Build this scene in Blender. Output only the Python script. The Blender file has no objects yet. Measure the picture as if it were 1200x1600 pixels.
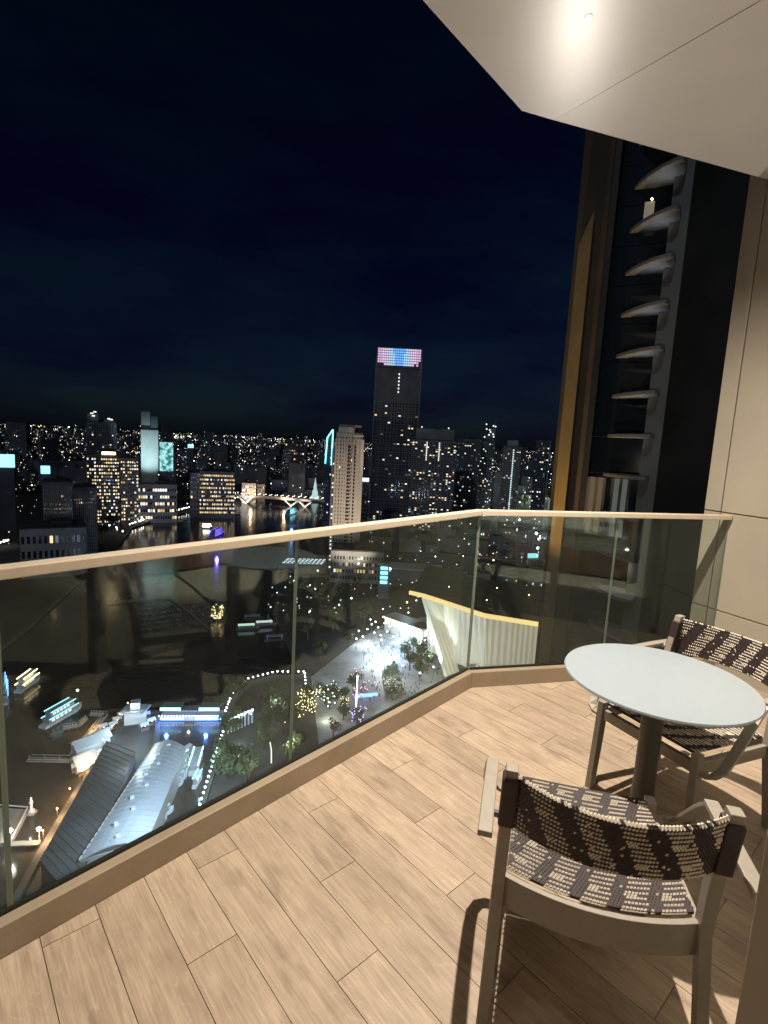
import bpy, bmesh, math, random
from math import radians as R_, sin, cos, pi, tan
from mathutils import Vector, Matrix
random.seed(7)
S = bpy.context.scene
COL = S.collection

# ------------------------------------------------------------------ camera, sky, added fill sun, exposure
F_PX, PITCH, ROLL, EYE = 818.06, 0.136088, 0.05284, 1.6
fw = Vector((0, cos(PITCH), -sin(PITCH)))
up0 = Vector((0, sin(PITCH), cos(PITCH)))
rt0 = Vector((1, 0, 0))
rt = cos(ROLL) * rt0 + sin(ROLL) * up0
up = -sin(ROLL) * rt0 + cos(ROLL) * up0
cd = bpy.data.cameras.new('camera')
cam = bpy.data.objects.new('camera', cd)
COL.objects.link(cam)
cam.matrix_world = Matrix(((rt.x, up.x, -fw.x, 0), (rt.y, up.y, -fw.y, 0), (rt.z, up.z, -fw.z, EYE), (0, 0, 0, 1)))
cd.sensor_fit = 'VERTICAL'
cd.sensor_height = 24.0
cd.lens = F_PX / 1600 * 24.0
cd.clip_start = 0.03
cd.clip_end = 60000
S.camera = cam

world = bpy.data.worlds.new('World')
S.world = world
world.use_nodes = True
wn, wl = world.node_tree.nodes, world.node_tree.links
wn.clear()
SUN_EL, SUN_AZ = 32.0, 205.0        # added fill sun, behind the hotel
sky = wn.new('ShaderNodeTexSky')
sky.sky_type = 'NISHITA'
sky.sun_disc = False
sky.sun_elevation = R_(SUN_EL)
sky.sun_rotation = R_(SUN_AZ)
sky.altitude = 120
tc = wn.new('ShaderNodeTexCoord')
mp = wn.new('ShaderNodeMapping')
mp.inputs['Scale'].default_value = (1.6, 1.6, 6.0)
nz = wn.new('ShaderNodeTexNoise')
nz.inputs['Scale'].default_value = 1.7
nz.inputs['Detail'].default_value = 5.0
nz.inputs['Roughness'].default_value = 0.55
cr = wn.new('ShaderNodeValToRGB')
cr.color_ramp.elements[0].position = 0.34
cr.color_ramp.elements[0].color = (0.09, 0.10, 0.38, 1)
cr.color_ramp.elements[1].position = 0.66
cr.color_ramp.elements[1].color = (0.17, 0.32, 0.52, 1)
mx = wn.new('ShaderNodeMix')
mx.data_type = 'RGBA'
mx.blend_type = 'MULTIPLY'
mx.inputs['Factor'].default_value = 1.0
bg = wn.new('ShaderNodeBackground')
bg.inputs['Strength'].default_value = 0.0054
wo = wn.new('ShaderNodeOutputWorld')
wl.new(tc.outputs['Generated'], mp.inputs['Vector'])
wl.new(mp.outputs['Vector'], nz.inputs['Vector'])
wl.new(nz.outputs['Fac'], cr.inputs['Fac'])
wl.new(sky.outputs['Color'], mx.inputs['A'])
wl.new(cr.outputs['Color'], mx.inputs['B'])
wl.new(mx.outputs['Result'], bg.inputs['Color'])
wl.new(bg.outputs['Background'], wo.inputs['Surface'])

ml = bpy.data.lights.new('city_glow_sun', 'SUN')  # added to light the facing facades, stands in for city glow
ml.energy = 0.20
ml.angle = R_(0.5)
ml.specular_factor = 0.1
ml.color = (0.75, 0.88, 1.0)
city_glow_sun = bpy.data.objects.new('city_glow_sun', ml)
COL.objects.link(city_glow_sun)
_d = Vector((sin(R_(SUN_AZ)) * cos(R_(SUN_EL)), cos(R_(SUN_AZ)) * cos(R_(SUN_EL)), sin(R_(SUN_EL))))
city_glow_sun.rotation_euler = _d.to_track_quat('Z', 'Y').to_euler()

S.view_settings.view_transform = 'Standard'
S.view_settings.look = 'None'
S.view_settings.exposure = 0.0
S.view_settings.gamma = 1.0
S.view_settings.use_curve_mapping = False
S.cycles.use_denoising = True
S.cycles.sample_clamp_indirect = 3.0
S.cycles.max_bounces = 10
S.cycles.transparent_max_bounces = 24

# ------------------------------------------------------------------ helpers
GZ = -130.0                           # street level, the balcony floor is z = 0


def ray(u, v):
    return fw + rt * ((u - 600) / F_PX) - up * ((v - 800) / F_PX)


def G(u, v, z=GZ):
    d = ray(u, v)
    k = (z - EYE) / d.z
    return Vector((d.x * k, d.y * k, z))


def RG(u, v, r):
    d = ray(u, v)
    k = r / math.hypot(d.x, d.y)
    return Vector((d.x * k, d.y * k, EYE + d.z * k))


def pol(az, r, z=0.0):
    return Vector((sin(R_(az)) * r, cos(R_(az)) * r, z))


class MB:
    """collects shapes and links them as one mesh object"""
    def __init__(s):
        s.v, s.f, s.m = [], [], []

    def add(s, vs, fs, m=0):
        o = len(s.v)
        s.v += [tuple(x) for x in vs]
        s.f += [tuple(i + o for i in f) for f in fs]
        s.m += [m] * len(fs)

    def box(s, c, d, rz=0.0, m=0):
        hx, hy, hz = d[0] / 2, d[1] / 2, d[2] / 2
        ca, sa = cos(rz), sin(rz)
        vs = []
        for z in (-hz, hz):
            for x, y in ((-hx, -hy), (hx, -hy), (hx, hy), (-hx, hy)):
                vs.append((c[0] + x * ca - y * sa, c[1] + x * sa + y * ca, c[2] + z))
        s.add(vs, [(3, 2, 1, 0), (4, 5, 6, 7), (0, 1, 5, 4), (1, 2, 6, 5), (2, 3, 7, 6), (3, 0, 4, 7)], m)
        return s

    def prism(s, poly, z0, z1, m=0):
        n = len(poly)
        area = sum(poly[i][0] * poly[(i + 1) % n][1] - poly[(i + 1) % n][0] * poly[i][1] for i in range(n))
        if area < 0:
            poly = list(reversed(poly))
        z0 = z0 if isinstance(z0, (list, tuple)) else [z0] * n
        z1 = z1 if isinstance(z1, (list, tuple)) else [z1] * n
        vs = [(p[0], p[1], z0[i]) for i, p in enumerate(poly)] + [(p[0], p[1], z1[i]) for i, p in enumerate(poly)]
        fs = [tuple(reversed(range(n))), tuple(range(n, 2 * n))]
        fs += [(i, (i + 1) % n, n + (i + 1) % n, n + i) for i in range(n)]
        s.add(vs, fs, m)
        return s

    def bar(s, a, b, w, h, m=0, upv=(0, 0, 1)):
        a, b = Vector(a), Vector(b)
        t = (b - a).normalized()
        x = t.cross(Vector(upv))
        x = x.normalized() if x.length > 1e-6 else Vector((1, 0, 0))
        y = x.cross(t).normalized()
        vs = []
        for p in (a, b):
            for i, j in ((-1, -1), (1, -1), (1, 1), (-1, 1)):
                vs.append(p + x * (i * w / 2) + y * (j * h / 2))
        s.add(vs, [(0, 1, 2, 3), (7, 6, 5, 4), (1, 0, 4, 5), (2, 1, 5, 6), (3, 2, 6, 7), (0, 3, 7, 4)], m)
        return s

    def sweep(s, pts, secs, m=0):
        """rectangular sections: pts centre list, secs list of (xvec, yvec) half axes"""
        vs = []
        for p, (x, y) in zip(pts, secs):
            p, x, y = Vector(p), Vector(x), Vector(y)
            vs += [p - x - y, p + x - y, p + x + y, p - x + y]
        fs = [(0, 1, 2, 3)]
        n = len(pts)
        for i in range(n - 1):
            for j in range(4):
                a, b = i * 4 + j, i * 4 + (j + 1) % 4
                fs.append((b, a, a + 4, b + 4))
        e = (n - 1) * 4
        fs.append((e + 3, e + 2, e + 1, e))
        s.add(vs, fs, m)
        return s

    def tube(s, pts, r, n=8, m=0):
        pts = [Vector(p) for p in pts]
        rs = r if isinstance(r, (list, tuple)) else [r] * len(pts)
        vs, fs = [], []
        for i, p in enumerate(pts):
            t = (pts[min(i + 1, len(pts) - 1)] - pts[max(i - 1, 0)]).normalized()
            x = t.orthogonal().normalized() if abs(t.z) < 0.95 else Vector((1, 0, 0))
            if abs(t.z) < 0.95:
                x = t.cross(Vector((0, 0, 1))).normalized()
            y = t.cross(x).normalized()
            for k in range(n):
                a = 2 * pi * k / n
                vs.append(p + x * (cos(a) * rs[i]) + y * (sin(a) * rs[i]))
        for i in range(len(pts) - 1):
            for k in range(n):
                a, b = i * n + k, i * n + (k + 1) % n
                fs.append((a, b, b + n, a + n))
        fs.append(tuple(reversed(range(n))))
        fs.append(tuple(range((len(pts) - 1) * n, len(pts) * n)))
        s.add(vs, fs, m)
        return s

    def lathe(s, prof, c=(0, 0, 0), n=32, m=0):
        vs, fs = [], []
        for r, z in prof:
            for k in range(n):
                a = 2 * pi * k / n
                vs.append((c[0] + r * cos(a), c[1] + r * sin(a), c[2] + z))
        for i in range(len(prof) - 1):
            for k in range(n):
                a, b = i * n + k, i * n + (k + 1) % n
                fs.append((a, b, b + n, a + n))
        fs.append(tuple(reversed(range(n))))
        fs.append(tuple(range((len(prof) - 1) * n, len(prof) * n)))
        s.add(vs, fs, m)
        return s

    def quad(s, a, b, c, d, m=0):
        s.add([a, b, c, d], [(0, 1, 2, 3)], m)
        return s

    def octa(s, c, r, rz=None, m=0):
        c = Vector(c)
        rz = r if rz is None else rz
        s.add([c + Vector(p) for p in ((r, 0, 0), (0, r, 0), (-r, 0, 0), (0, -r, 0), (0, 0, rz), (0, 0, -rz))],
              [(0, 1, 4), (1, 2, 4), (2, 3, 4), (3, 0, 4), (1, 0, 5), (2, 1, 5), (3, 2, 5), (0, 3, 5)], m)
        return s

    def mesh(s, name, mats):
        me = bpy.data.meshes.new(name)
        me.from_pydata(s.v, [], s.f)
        for m in (mats if isinstance(mats, (list, tuple)) else [mats]):
            me.materials.append(m)
        me.polygons.foreach_set('material_index', s.m)
        me.update()
        return me

    def build(s, name, mats, parent=None, kind=None, smooth=False, bevel=0.0):
        me = s.mesh(name, mats)
        if smooth:
            me.polygons.foreach_set('use_smooth', [True] * len(me.polygons))
            try:
                me.set_sharp_from_angle(angle=R_(40))
            except Exception:
                pass
        o = bpy.data.objects.new(name, me)
        COL.objects.link(o)
        if parent:
            o.parent = parent
        if kind:
            o['kind'] = kind
        if bevel:
            b = o.modifiers.new('bevel', 'BEVEL')
            b.width = bevel
            b.segments = 2
            b.limit_method = 'ANGLE'
        return o


def tag(o, label, cat, group=None):
    o['label'] = label
    o['category'] = cat
    if group:
        o['group'] = group
    return o


def thing(name, label, cat, loc=(0, 0, 0), rz=0.0, group=None):
    o = bpy.data.objects.new(name, None)
    o.empty_display_size = 0.1
    COL.objects.link(o)
    o.location = loc
    o.rotation_euler = (0, 0, rz)
    return tag(o, label, cat, group)


def copy_tree(o, parent=None):
    c = o.copy()
    COL.objects.link(c)
    if parent:
        c.parent = parent
    for ch in [x for x in o.children]:
        copy_tree(ch, c)
    return c


def lamp(name, kind, loc, power, color, target=None, size=60, blend=0.5, radius=0.3, parent=None):
    l = bpy.data.lights.new(name, kind)
    l.energy = power
    l.color = color
    if kind == 'SPOT':
        l.spot_size = R_(size)
        l.spot_blend = blend
    if kind == 'AREA':
        l.shape = 'RECTANGLE'
        l.size, l.size_y = radius
    else:
        l.shadow_soft_size = radius
    o = bpy.data.objects.new(name, l)
    COL.objects.link(o)
    o.location = loc
    if target is not None:
        o.rotation_euler = (Vector(loc) - Vector(target)).to_track_quat('Z', 'Y').to_euler()
    return o


# ------------------------------------------------------------------ materials
def mat(name, col, rough=0.6, metal=0.0, spec=0.5, noise=None, bump=None, emit=None, es=1.0, sample=False):
    """noise = (scale, amount, detail): mottling of the base colour; bump = (scale, strength)"""
    m = bpy.data.materials.new(name)
    m.use_nodes = True
    nt = m.node_tree
    b = nt.nodes['Principled BSDF']
    b.inputs['Base Color'].default_value = (*col, 1)
    b.inputs['Roughness'].default_value = rough
    b.inputs['Metallic'].default_value = metal
    b.inputs['Specular IOR Level'].default_value = spec
    if noise or bump:
        t = nt.nodes.new('ShaderNodeTexCoord')
    if noise:
        n = nt.nodes.new('ShaderNodeTexNoise')
        n.inputs['Scale'].default_value = noise[0]
        n.inputs['Detail'].default_value = noise[2] if len(noise) > 2 else 4
        nt.links.new(t.outputs['Object'], n.inputs['Vector'])
        r = nt.nodes.new('ShaderNodeMapRange')
        r.inputs['From Min'].default_value = 0.3
        r.inputs['From Max'].default_value = 0.7
        r.inputs['To Min'].default_value = 1 - noise[1]
        r.inputs['To Max'].default_value = 1 + noise[1]
        nt.links.new(n.outputs['Fac'], r.inputs['Value'])
        x = nt.nodes.new('ShaderNodeVectorMath')
        x.operation = 'SCALE'
        x.inputs[0].default_value = col
        nt.links.new(r.outputs['Result'], x.inputs['Scale'])
        nt.links.new(x.outputs['Vector'], b.inputs['Base Color'])
    if bump:
        n2 = nt.nodes.new('ShaderNodeTexNoise')
        n2.inputs['Scale'].default_value = bump[0]
        n2.inputs['Detail'].default_value = 3
        nt.links.new(t.outputs['Object'], n2.inputs['Vector'])
        bp = nt.nodes.new('ShaderNodeBump')
        bp.inputs['Strength'].default_value = bump[1]
        bp.inputs['Distance'].default_value = 0.01
        nt.links.new(n2.outputs['Fac'], bp.inputs['Height'])
        nt.links.new(bp.outputs['Normal'], b.inputs['Normal'])
    if emit:
        b.inputs['Emission Color'].default_value = (*emit, 1)
        b.inputs['Emission Strength'].default_value = es
        if not sample:
            m.cycles.emission_sampling = 'NONE'
    return m


def glow(name, col, es):
    return mat(name, (0.05, 0.05, 0.05), 0.5, emit=col, es=es)


M = {}
M['cream_metal'] = mat('cream powder coated metal', (0.64, 0.56, 0.45), 0.38, noise=(30, 0.04), bump=(400, 0.03))
M['kerb'] = mat('taupe stone kerb', (0.33, 0.268, 0.195), 0.5, noise=(6, 0.10, 6), bump=(80, 0.06))
M['ceiling'] = mat('champagne ceiling panel', (0.62, 0.585, 0.54), 0.24, spec=0.16, noise=(1.3, 0.05, 3), bump=(5, 0.03))
M['clad'] = mat('beige wall cladding', (0.40, 0.365, 0.30), 0.26, noise=(2.0, 0.06, 4))
M['joint'] = mat('dark joint', (0.085, 0.068, 0.05), 0.8)
M['grey_frame'] = mat('taupe painted aluminium', (0.31, 0.285, 0.245), 0.42, noise=(40, 0.05), bump=(300, 0.04))
M['table_top'] = mat('pale grey table laminate', (0.315, 0.375, 0.43), 0.30, noise=(25, 0.02, 6), bump=(160, 0.04))
M['table_base'] = mat('dark bronze table base', (0.085, 0.075, 0.06), 0.4, noise=(20, 0.1))
M['cord_cream'] = mat('cream woven cord', (0.82, 0.76, 0.65), 0.6, noise=(60, 0.15))
M['cord_dark'] = mat('plum brown woven cord', (0.032, 0.021, 0.023), 0.6, noise=(60, 0.3))
M['rubber'] = mat('black rubber gasket', (0.012, 0.014, 0.013), 0.6)
M['steel'] = mat('brushed steel', (0.5, 0.48, 0.45), 0.35, 0.9)
M['plaster'] = mat('room wall plaster', (0.55, 0.48, 0.38), 0.7, noise=(3, 0.04))
M['linen'] = mat('white bed linen', (0.75, 0.72, 0.67), 0.8, bump=(30, 0.2))
M['timber'] = mat('brown headboard timber', (0.20, 0.11, 0.06), 0.5, noise=(4, 0.2))
M['carpet'] = mat('beige carpet', (0.38, 0.31, 0.24), 0.95, noise=(20, 0.1), bump=(200, 0.3))
M['cove'] = mat('cove lamp strip', (0.8, 0.8, 0.8), 0.5, emit=(1.0, 0.74, 0.45), es=6.0)
M['lens'] = mat('downlight lens', (0.8, 0.8, 0.8), 0.4, emit=(1.0, 0.8, 0.58), es=18.0)


def plank_mat():
    m = bpy.data.materials.new('oak look porcelain plank')
    m.use_nodes = True
    nt = m.node_tree
    b = nt.nodes['Principled BSDF']
    L = nt.links.new
    t = nt.nodes.new('ShaderNodeTexCoord')
    oi = nt.nodes.new('ShaderNodeObjectInfo')
    # each plank shows another stretch of the print
    off = nt.nodes.new('ShaderNodeVectorMath'); off.operation = 'MULTIPLY_ADD'
    cx = nt.nodes.new('ShaderNodeCombineXYZ')
    mul = nt.nodes.new('ShaderNodeMath'); mul.operation = 'MULTIPLY'; mul.inputs[1].default_value = 57.0
    L(oi.outputs['Random'], mul.inputs[0])
    for k in ('X', 'Y', 'Z'):
        L(mul.outputs[0], cx.inputs[k])
    L(t.outputs['Object'], off.inputs[0]); off.inputs[1].default_value = (1, 1, 1); L(cx.outputs[0], off.inputs[2])
    mp = nt.nodes.new('ShaderNodeMapping'); mp.inputs['Scale'].default_value = (1.1, 8.5, 1)
    L(off.outputs[0], mp.inputs['Vector'])
    g1 = nt.nodes.new('ShaderNodeTexNoise'); g1.inputs['Scale'].default_value = 2.6; g1.inputs['Detail'].default_value = 5; g1.inputs['Distortion'].default_value = 1.4
    L(mp.outputs[0], g1.inputs['Vector'])
    mp2 = nt.nodes.new('ShaderNodeMapping'); mp2.inputs['Scale'].default_value = (5, 110, 1)
    L(off.outputs[0], mp2.inputs['Vector'])
    g2 = nt.nodes.new('ShaderNodeTexNoise'); g2.inputs['Scale'].default_value = 1.5; g2.inputs['Detail'].default_value = 3
    L(mp2.outputs[0], g2.inputs['Vector'])
    # cathedral rings, thin pale lines
    mp3 = nt.nodes.new('ShaderNodeMapping'); mp3.inputs['Scale'].default_value = (0.8, 6.5, 1)
    L(off.outputs[0], mp3.inputs['Vector'])
    nr = nt.nodes.new('ShaderNodeTexNoise'); nr.inputs['Scale'].default_value = 1.5; nr.inputs['Detail'].default_value = 1.5; nr.inputs['Distortion'].default_value = 0.8
    L(mp3.outputs[0], nr.inputs['Vector'])
    rm = nt.nodes.new('ShaderNodeMath'); rm.operation = 'MULTIPLY'; rm.inputs[1].default_value = 16.0
    L(nr.outputs['Fac'], rm.inputs[0])
    fr = nt.nodes.new('ShaderNodeMath'); fr.operation = 'FRACT'
    L(rm.outputs[0], fr.inputs[0])
    rr = nt.nodes.new('ShaderNodeValToRGB')
    rr.color_ramp.elements[0].position = 0.0; rr.color_ramp.elements[0].color = (1, 1, 1, 1)
    rr.color_ramp.elements[1].position = 0.16; rr.color_ramp.elements[1].color = (0, 0, 0, 1)
    L(fr.outputs[0], rr.inputs['Fac'])
    # dark knots and smudges
    mp4 = nt.nodes.new('ShaderNodeMapping'); mp4.inputs['Scale'].default_value = (2.2, 9.0, 1)
    L(off.outputs[0], mp4.inputs['Vector'])
    kn = nt.nodes.new('ShaderNodeTexNoise'); kn.inputs['Scale'].default_value = 1.7; kn.inputs['Detail'].default_value = 4
    L(mp4.outputs[0], kn.inputs['Vector'])
    kr = nt.nodes.new('ShaderNodeValToRGB')
    kr.color_ramp.elements[0].position = 0.57; kr.color_ramp.elements[0].color = (0, 0, 0, 1)
    kr.color_ramp.elements[1].position = 0.76; kr.color_ramp.elements[1].color = (1, 1, 1, 1)
    L(kn.outputs['Fac'], kr.inputs['Fac'])
    base = nt.nodes.new('ShaderNodeValToRGB')
    base.color_ramp.elements[0].position = 0.28; base.color_ramp.elements[0].color = (0.405, 0.315, 0.235, 1)
    base.color_ramp.elements[1].position = 0.70; base.color_ramp.elements[1].color = (0.53, 0.425, 0.325, 1)
    L(g1.outputs['Fac'], base.inputs['Fac'])
    m1 = nt.nodes.new('ShaderNodeMix'); m1.data_type = 'RGBA'; m1.blend_type = 'MULTIPLY'
    fine = nt.nodes.new('ShaderNodeMapRange'); fine.inputs['From Min'].default_value = .3; fine.inputs['From Max'].default_value = .7
    fine.inputs['To Min'].default_value = 0.82; fine.inputs['To Max'].default_value = 1.1
    L(g2.outputs['Fac'], fine.inputs['Value'])
    m1.inputs['Factor'].default_value = 1.0
    L(base.outputs['Color'], m1.inputs['A']); L(fine.outputs['Result'], m1.inputs['B'])
    m2 = nt.nodes.new('ShaderNodeMix'); m2.data_type = 'RGBA'
    ringf = nt.nodes.new('ShaderNodeMath'); ringf.operation = 'MULTIPLY'; ringf.inputs[1].default_value = 0.22
    L(rr.outputs['Color'], ringf.inputs[0]); L(ringf.outputs[0], m2.inputs['Factor'])
    L(m1.outputs['Result'], m2.inputs['A']); m2.inputs['B'].default_value = (0.70, 0.60, 0.48, 1)
    m3 = nt.nodes.new('ShaderNodeMix'); m3.data_type = 'RGBA'
    kf = nt.nodes.new('ShaderNodeMath'); kf.operation = 'MULTIPLY'; kf.inputs[1].default_value = 0.55
    L(kr.outputs['Color'], kf.inputs[0]); L(kf.outputs[0], m3.inputs['Factor'])
    L(m2.outputs['Result'], m3.inputs['A']); m3.inputs['B'].default_value = (0.15, 0.105, 0.075, 1)
    # whole plank a little lighter or darker
    tone = nt.nodes.new('ShaderNodeMapRange'); tone.inputs['To Min'].default_value = 0.88; tone.inputs['To Max'].default_value = 1.08
    L(oi.outputs['Random'], tone.inputs['Value'])
    m4 = nt.nodes.new('ShaderNodeMix'); m4.data_type = 'RGBA'; m4.blend_type = 'MULTIPLY'; m4.inputs['Factor'].default_value = 1
    L(m3.outputs['Result'], m4.inputs['A']); L(tone.outputs['Result'], m4.inputs['B'])
    # foot traffic: broad faint scuffs and dust that run across the planks
    ge = nt.nodes.new('ShaderNodeNewGeometry')
    sc = nt.nodes.new('ShaderNodeTexNoise'); sc.inputs['Scale'].default_value = 3.2; sc.inputs['Detail'].default_value = 7; sc.inputs['Roughness'].default_value = .65
    L(ge.outputs['Position'], sc.inputs['Vector'])
    sr = nt.nodes.new('ShaderNodeMapRange'); sr.inputs['From Min'].default_value = .32; sr.inputs['From Max'].default_value = .68
    sr.inputs['To Min'].default_value = .84; sr.inputs['To Max'].default_value = 1.10
    L(sc.outputs['Fac'], sr.inputs['Value'])
    m5 = nt.nodes.new('ShaderNodeMix'); m5.data_type = 'RGBA'; m5.blend_type = 'MULTIPLY'; m5.inputs['Factor'].default_value = 1
    L(m4.outputs['Result'], m5.inputs['A']); L(sr.outputs['Result'], m5.inputs['B'])
    L(m5.outputs['Result'], b.inputs['Base Color'])
    rg_ = nt.nodes.new('ShaderNodeMapRange'); rg_.inputs['To Min'].default_value = .62; rg_.inputs['To Max'].default_value = .38
    L(sc.outputs['Fac'], rg_.inputs['Value']); L(rg_.outputs['Result'], b.inputs['Roughness'])
    b.inputs['Specular IOR Level'].default_value = 0.35
    bp = nt.nodes.new('ShaderNodeBump'); bp.inputs['Strength'].default_value = 0.18; bp.inputs['Distance'].default_value = 0.002
    L(g2.outputs['Fac'], bp.inputs['Height']); L(bp.outputs['Normal'], b.inputs['Normal'])
    return m


def pane_mat(name, tint, dust=0.02, refl=(1.0, 1.0, 1.0), streak=True):
    m = bpy.data.materials.new(name)
    m.use_nodes = True
    nt = m.node_tree
    nt.nodes.clear()
    L = nt.links.new
    out = nt.nodes.new('ShaderNodeOutputMaterial')
    tr = nt.nodes.new('ShaderNodeBsdfTransparent'); tr.inputs['Color'].default_value = (*tint, 1)
    gl = nt.nodes.new('ShaderNodeBsdfGlossy'); gl.inputs['Roughness'].default_value = 0.0
    gl.inputs['Color'].default_value = (*refl, 1)
    lw = nt.nodes.new('ShaderNodeLayerWeight'); lw.inputs['Blend'].default_value = 0.5
    pw = nt.nodes.new('ShaderNodeMath'); pw.operation = 'POWER'; pw.inputs[1].default_value = 5.0
    L(lw.outputs['Facing'], pw.inputs[0])
    fr = nt.nodes.new('ShaderNodeMath'); fr.operation = 'MULTIPLY_ADD'
    fr.inputs[1].default_value = 0.96; fr.inputs[2].default_value = 0.04
    L(pw.outputs[0], fr.inputs[0])
    a = nt.nodes.new('ShaderNodeMixShader')
    L(fr.outputs[0], a.inputs['Fac']); L(tr.outputs[0], a.inputs[1]); L(gl.outputs[0], a.inputs[2])
    df = nt.nodes.new('ShaderNodeBsdfDiffuse'); df.inputs['Color'].default_value = (0.62, 0.70, 0.74, 1)
    c = nt.nodes.new('ShaderNodeMixShader')
    t = nt.nodes.new('ShaderNodeTexCoord')
    mp = nt.nodes.new('ShaderNodeMapping'); mp.inputs['Scale'].default_value = (38, 38, 1.6)
    n = nt.nodes.new('ShaderNodeTexNoise'); n.inputs['Scale'].default_value = 1.0; n.inputs['Detail'].default_value = 4
    L(t.outputs['Object'], mp.inputs['Vector']); L(mp.outputs[0], n.inputs['Vector'])
    n2 = nt.nodes.new('ShaderNodeTexNoise'); n2.inputs['Scale'].default_value = 2.2; n2.inputs['Detail'].default_value = 2
    L(t.outputs['Object'], n2.inputs['Vector'])
    mu = nt.nodes.new('ShaderNodeMath'); mu.operation = 'MULTIPLY'
    L(n.outputs['Fac'], mu.inputs[0]); L(n2.outputs['Fac'], mu.inputs[1])
    r = nt.nodes.new('ShaderNodeMapRange')
    r.inputs['From Min'].default_value = 0.12; r.inputs['From Max'].default_value = 0.5
    r.inputs['To Min'].default_value = dust * 0.3; r.inputs['To Max'].default_value = dust * (2.2 if streak else 1)
    L(mu.outputs[0], r.inputs['Value'])
    L(r.outputs['Result'], c.inputs['Fac']); L(a.outputs[0], c.inputs[1]); L(df.outputs[0], c.inputs[2])
    L(c.outputs[0], out.inputs['Surface'])
    return m


M['plank'] = plank_mat()
M['pane'] = pane_mat('railing glass', (0.955, 0.985, 0.972), 0.0055, refl=(.74, .88, .84))
M['door_pane'] = pane_mat('door glass', (0.95, 0.97, 0.96), 0.004)
M['pane_edge'] = mat('glass edge', (0.20, 0.26, 0.23), 0.2)

# ------------------------------------------------------------------ the balcony
E_ = Vector((sin(R_(41.6)), cos(R_(41.6)), 0))     # along the long railing
N_ = Vector((-E_.y, E_.x, 0))                        # outwards over the city
Q_ = Vector((sin(R_(76)), cos(R_(76)), 0))           # along the short railing
QN = Vector((-Q_.y, Q_.x, 0))
CK = Vector((0.640, 3.300, 0))                       # inner kerb corner
FAC = -0.04                                          # facade plane (offset along N_)
WALL0 = Vector((2.556, 3.785, 0))
WD = Vector((-sin(R_(26)), cos(R_(26)), 0))          # cladding wall, running outwards
CEIL = 3.5


def sn(s, n, z=0.0):
    return E_ * s + N_ * n + Vector((0, 0, z))


def isect(p, d, q, e):
    den = d.x * e.y - d.y * e.x
    t = ((q.x - p.x) * e.y - (q.y - p.y) * e.x) / den
    return p + d * t


def offset_corner(o):
    return isect(CK + N_ * o, E_, CK + QN * o, Q_)


WALLEND = isect(WALL0, WD, sn(0, FAC), E_)           # wall meets the facade
S_LEFT = -3.4
sk = CK.dot(E_)
KN = CK.dot(N_)

fl = MB()
fl.prism([sn(S_LEFT, FAC), sn(WALLEND.dot(E_) + .3, FAC), WALL0 + WD * 0.35 + Vector((.3, 0, 0)), offset_corner(.058), sn(S_LEFT, KN + .058)], -0.35, -0.006)
floor = fl.build('balcony_floor', M['joint'], kind='structure')


def clip(poly, p, nrm):
    out = []
    for i in range(len(poly)):
        a, b = poly[i], poly[(i + 1) % len(poly)]
        da, db = (a - p).dot(nrm), (b - p).dot(nrm)
        if da >= 0:
            out.append(a)
        if (da >= 0) != (db >= 0):
            out.append(a + (b - a) * (da / (da - db)))
    return out


AZP = -0.72738
A_ = Vector((sin(AZP), cos(AZP), 0))
B_ = Vector((cos(AZP), -sin(AZP), 0))
PB, PA = 0.1613, 0.975
PH = {1: 1.052, 2: 1.376, 0: 0.727}
for k in range(-24, 34):
    b0, b1 = 0.2035 + PB * k, 0.2035 + PB * (k + 1)
    for j in range(-6, 6):
        a0 = PH[k % 3] + PA * j
        g = 0.0012
        poly = [A_ * a + B_ * b for a, b in ((a0 + g, b0 + g), (a0 + PA - g, b0 + g), (a0 + PA - g, b1 - g), (a0 + g, b1 - g))]
        for p, nn in ((CK - N_ * .002, -N_), (CK - QN * .002, -QN), (sn(0, FAC + .03), N_), (sn(S_LEFT, 0), E_), (WALL0, Vector((-WD.y, WD.x, 0)))):
            if poly:
                poly = clip(poly, p, nn)
        if len(poly) < 3:
            continue
        c = A_ * (a0 + PA / 2) + B_ * ((b0 + b1) / 2)
        rz = math.atan2(A_.y, A_.x)
        loc = [Matrix.Rotation(-rz, 3, 'Z') @ (q - c) for q in poly]
        mb = MB().prism(loc, -0.005, 0.0)
        o = mb.build('plank', M['plank'], floor)
        o.location = c
        o.rotation_euler.z = rz

KH = 0.105
iL, iR = sn(S_LEFT, KN), WALL0 - Q_ * 0.0
iR = isect(CK, Q_, WALL0, WD)
oR = isect(CK + QN * .062, Q_, WALL0, WD)
kb = MB()
kb.prism([sn(S_LEFT, KN), CK, offset_corner(.062), sn(S_LEFT, KN + .062)], -0.0055, KH)
kb.prism([CK + Q_ * .0006, iR, oR, offset_corner(.062) + Q_ * .0006], -0.0055, KH)
kerb = kb.build('balcony_kerb', M['kerb'], kind='structure', bevel=0.004)

rail_a = thing('glass_railing', 'long glass balcony railing with cream handrail overlooking the river', 'railing')
rail_b = thing('glass_railing', 'short glass balcony railing that ends at the beige cladding wall', 'railing')
GO = 0.048                                             # glass line outside the kerb face
HR = 1.19


def gasket(p, q, parent):
    MB().bar(p + Vector((0, 0, KH + .006)), q + Vector((0, 0, KH + .006)), 0.016, 0.012).build('gasket', M['rubber'], parent)


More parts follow.
